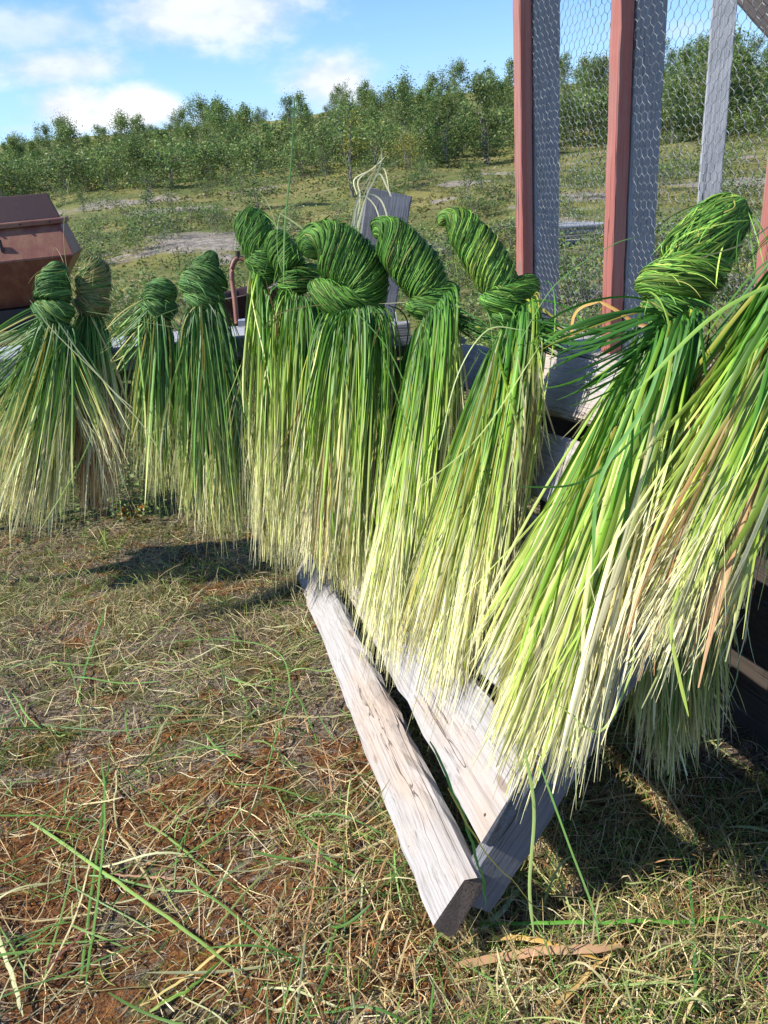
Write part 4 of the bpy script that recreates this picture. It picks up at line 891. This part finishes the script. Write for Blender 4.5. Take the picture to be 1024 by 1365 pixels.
# long sedge blades dropped on the ground: each is a thing
LONG = [([(45, 1106), (130, 1170), (250, 1250), (330, 1320)], .0065, (.26, .40, .10), 'pale green blade crossing the lower left ground diagonally'),
        ([(110, 1320), (122, 1230), (140, 1090), (150, 1000)], .005, (.14, .27, .06), 'long green blade standing out lengthways through the lower left'),
        ([(120, 1325), (135, 1220), (145, 1100), (138, 1010)], .005, (.10, .22, .04), 'darker green blade lying alongside the lengthways one'),
        ([(50, 1345), (105, 1230), (130, 1130), (150, 1090)], .004, (.50, .45, .24), 'straw coloured blade under the lengthways green blades'),
        ([(0, 1235), (18, 1300), (34, 1365)], .007, (.50, .50, .26), 'pale blade at the bottom left corner'),
        ([(110, 925), (128, 860), (142, 815)], .007, (.10, .22, .05), 'short thick dark green blade in the upper left ground'),
        ([(60, 978), (160, 985), (230, 978), (290, 968)], .004, (.09, .17, .05), 'dark blade lying crosswise over the grey litter'),
        ([(20, 935), (40, 965), (62, 980)], .004, (.18, .32, .07), 'short curved green blade at the left'),
        ([(190, 868), (300, 862), (370, 880), (388, 930), (372, 990), (345, 1080)], .004, (.14, .28, .07), 'long hooked green blade curling down beside the bottom beam'),
        ([(285, 860), (300, 910), (310, 955)], .005, (.28, .4, .12), 'short bright blade inside the hooked one'),
        ([(130, 896), (200, 896), (250, 915), (275, 940)], .003, (.42, .34, .17), 'thin tan arc of straw on the grey litter'),
        ([(0, 1290), (60, 1255), (110, 1225)], .004, (.12, .25, .06), 'green blade slanting at the left edge'),
        ([(195, 1110), (240, 1140), (290, 1180)], .005, (.24, .36, .1), 'green blade in the middle of the rusty moss'),
        ([(285, 1260), (340, 1190), (400, 1130)], .004, (.3, .36, .12), 'pale blade reaching towards the beam end'),
        ([(150, 1175), (200, 1178), (245, 1180)], .006, (.44, .27, .17), 'flat pinkish brown dead leaf blade'),
        ([(160, 1120), (190, 1165), (215, 1210)], .005, (.52, .42, .22), 'short straw coloured blade crossing the pinkish leaf'),
        ([(180, 1365), (260, 1310), (320, 1265)], .007, (.52, .42, .16), 'broad golden dead blade at the bottom'),
        ([(205, 1365), (250, 1335), (310, 1290)], .005, (.20, .35, .06), 'green blade beside the broad golden one'),
        ([(40, 1275), (150, 1265), (240, 1250)], .004, (.15, .25, .06), 'slightly curved green blade low on the left'),
        ([(0, 1335), (90, 1310), (200, 1300)], .003, (.40, .34, .16), 'thin straw low on the left'),
        ([(130, 1245), (90, 1290), (48, 1335)], .005, (.20, .07, .06), 'dark red blade low on the left'),
        ([(640, 1248), (760, 1248), (900, 1245), (985, 1238)], .007, (.10, .27, .04), 'long green blade lying crosswise at the lower right'),
        ([(650, 1328), (800, 1330), (945, 1318)], .005, (.30, .42, .14), 'pale green blade near the bottom right'),
        ([(925, 1365), (925, 1260), (923, 1160), (945, 1060), (955, 1000)], .005, (.07, .18, .05), 'dark green blade running lengthways at the right'),
        ([(610, 1305), (700, 1290), (830, 1282)], .014, (.46, .27, .15), 'broad flat dead brown leaf at the lower right'),
        ([(730, 1365), (780, 1310), (810, 1280), (818, 1240)], .012, (.50, .33, .12), 'upright folded brown dead leaf at the lower right'),
        ([(652, 1265), (720, 1272), (800, 1300)], .008, (.52, .33, .09), 'orange dead blade over the broad flat leaf'),
        ([(665, 1360), (640, 1300), (620, 1240), (600, 1215)], .007, (.42, .44, .16), 'pale green blade bending away from the beam end'),
        ([(642, 1252), (672, 1230), (700, 1196)], .009, (.40, .50, .30), 'short wide pale blade right of the beam end'),
        ([(600, 1075), (640, 1150), (700, 1215), (735, 1238)], .004, (.46, .38, .08), 'yellow stalk lying over the beam end'),
        ([(575, 1010), (640, 1140), (655, 1225)], .005, (.08, .22, .05), 'dark blade hanging past the beam end')]
r8 = np.random.default_rng(8)
for (path, w_, c_, lab) in LONG:
    P = []
    for i, q in enumerate(path):
        h_ = hit(*q); lift_ = .028 + .016 * r8.uniform()
        if 'hanging past' in lab or 'over the beam end' in lab: h_ = pt(q[0], q[1], 1.34)
        P.append(h_ + np.array([0, 0, lift_ if 'beam end' not in lab or i else lift_]))
    P = crom(P, 24)[None]; P = P + np.cumsum(r8.normal(0, .0012, P.shape), 1)
    w_ *= 1.35; a = Acc(); c0 = np.array(c_); cc = (c0[None, None, :] * (1 + .25 * np.sin(np.linspace(0, 4, 24))[None, :, None]))
    a.add(*ribbons(P, np.array([w_]), cc, up=np.broadcast_to(zz, P.shape), roll=np.array([r8.uniform(-.5, .5)]), fold=.3))
    tag(a.build('fallen_blade', M_SEDGE), lab, 'grass blade', 'long sedge blades dropped on the ground')
a = Acc(); a.add(*straws(1000, -2.6, .2, .5, 3.6, (.10, .38), (.0026, .0052), [(.14, .26, .06), (.22, .34, .09), (.42, .42, .20), (.5, .42, .22)], (.012, .035), rise=.02, curve=.35, S_=12))
a.add(*straws(620, -.3, 2.0, .35, 1.9, (.10, .42), (.0026, .0070), [(.12, .26, .05), (.36, .40, .15), (.50, .38, .18), (.40, .22, .10), (.5, .42, .22)], (.015, .06), rise=.05, curve=.35, S_=12))
a.add(*straws(230, -1.8, .3, .5, 2.8, (.18, .5), (.003, .0062), [(.12, .26, .05), (.20, .36, .08), (.5, .5, .26), (.5, .36, .16)], (.02, .045), rise=.03, curve=.12, S_=12))
tag(a.build('cut_blades', M_SEDGE), 'cut sedge blades littering the ground', 'grass', kind='stuff')
# small plant with yellow leaves under the third bundle
q = hit(178, 700); pl = empty('leafy_plant', q); tag(pl, 'small leafy plant turning yellow under the third bundle', 'plant')
n = 170; st2 = Acc(); lv = []; lc = []
for k in range(11):
    an = rng.uniform(0, 6.28); tp = q + np.array([math.cos(an) * .12, math.sin(an) * .08, rng.uniform(.07, .2)]); P_ = crom([q, (q + tp) / 2 + (0, 0, .03), tp], 8); V_, Q_ = tube(P_, .0016, 4); st2.add(V_, Q_, np.tile([.22, .1, .05], (len(V_), 1)))
    for j in range(14): lv.append(P_[rng.integers(2, 8)] + rng.normal(0, .014, 3)); lc.append(np.array([(.50, .30, .03), (.14, .22, .04), (.40, .12, .03), (.2, .3, .05)][rng.choice(4, p=[.35, .35, .1, .2])]))
st2.build('stem', M_STRAW, pl); b_ = Acc(); b_.add(*leafcards(np.array(lv), .016, np.array(lc))); b_.build('leaf', M_LEAF, pl)
print('trees', count, 'objects', len(bpy.data.objects), 'faces', sum(len(m_.polygons) for m_ in bpy.data.meshes))
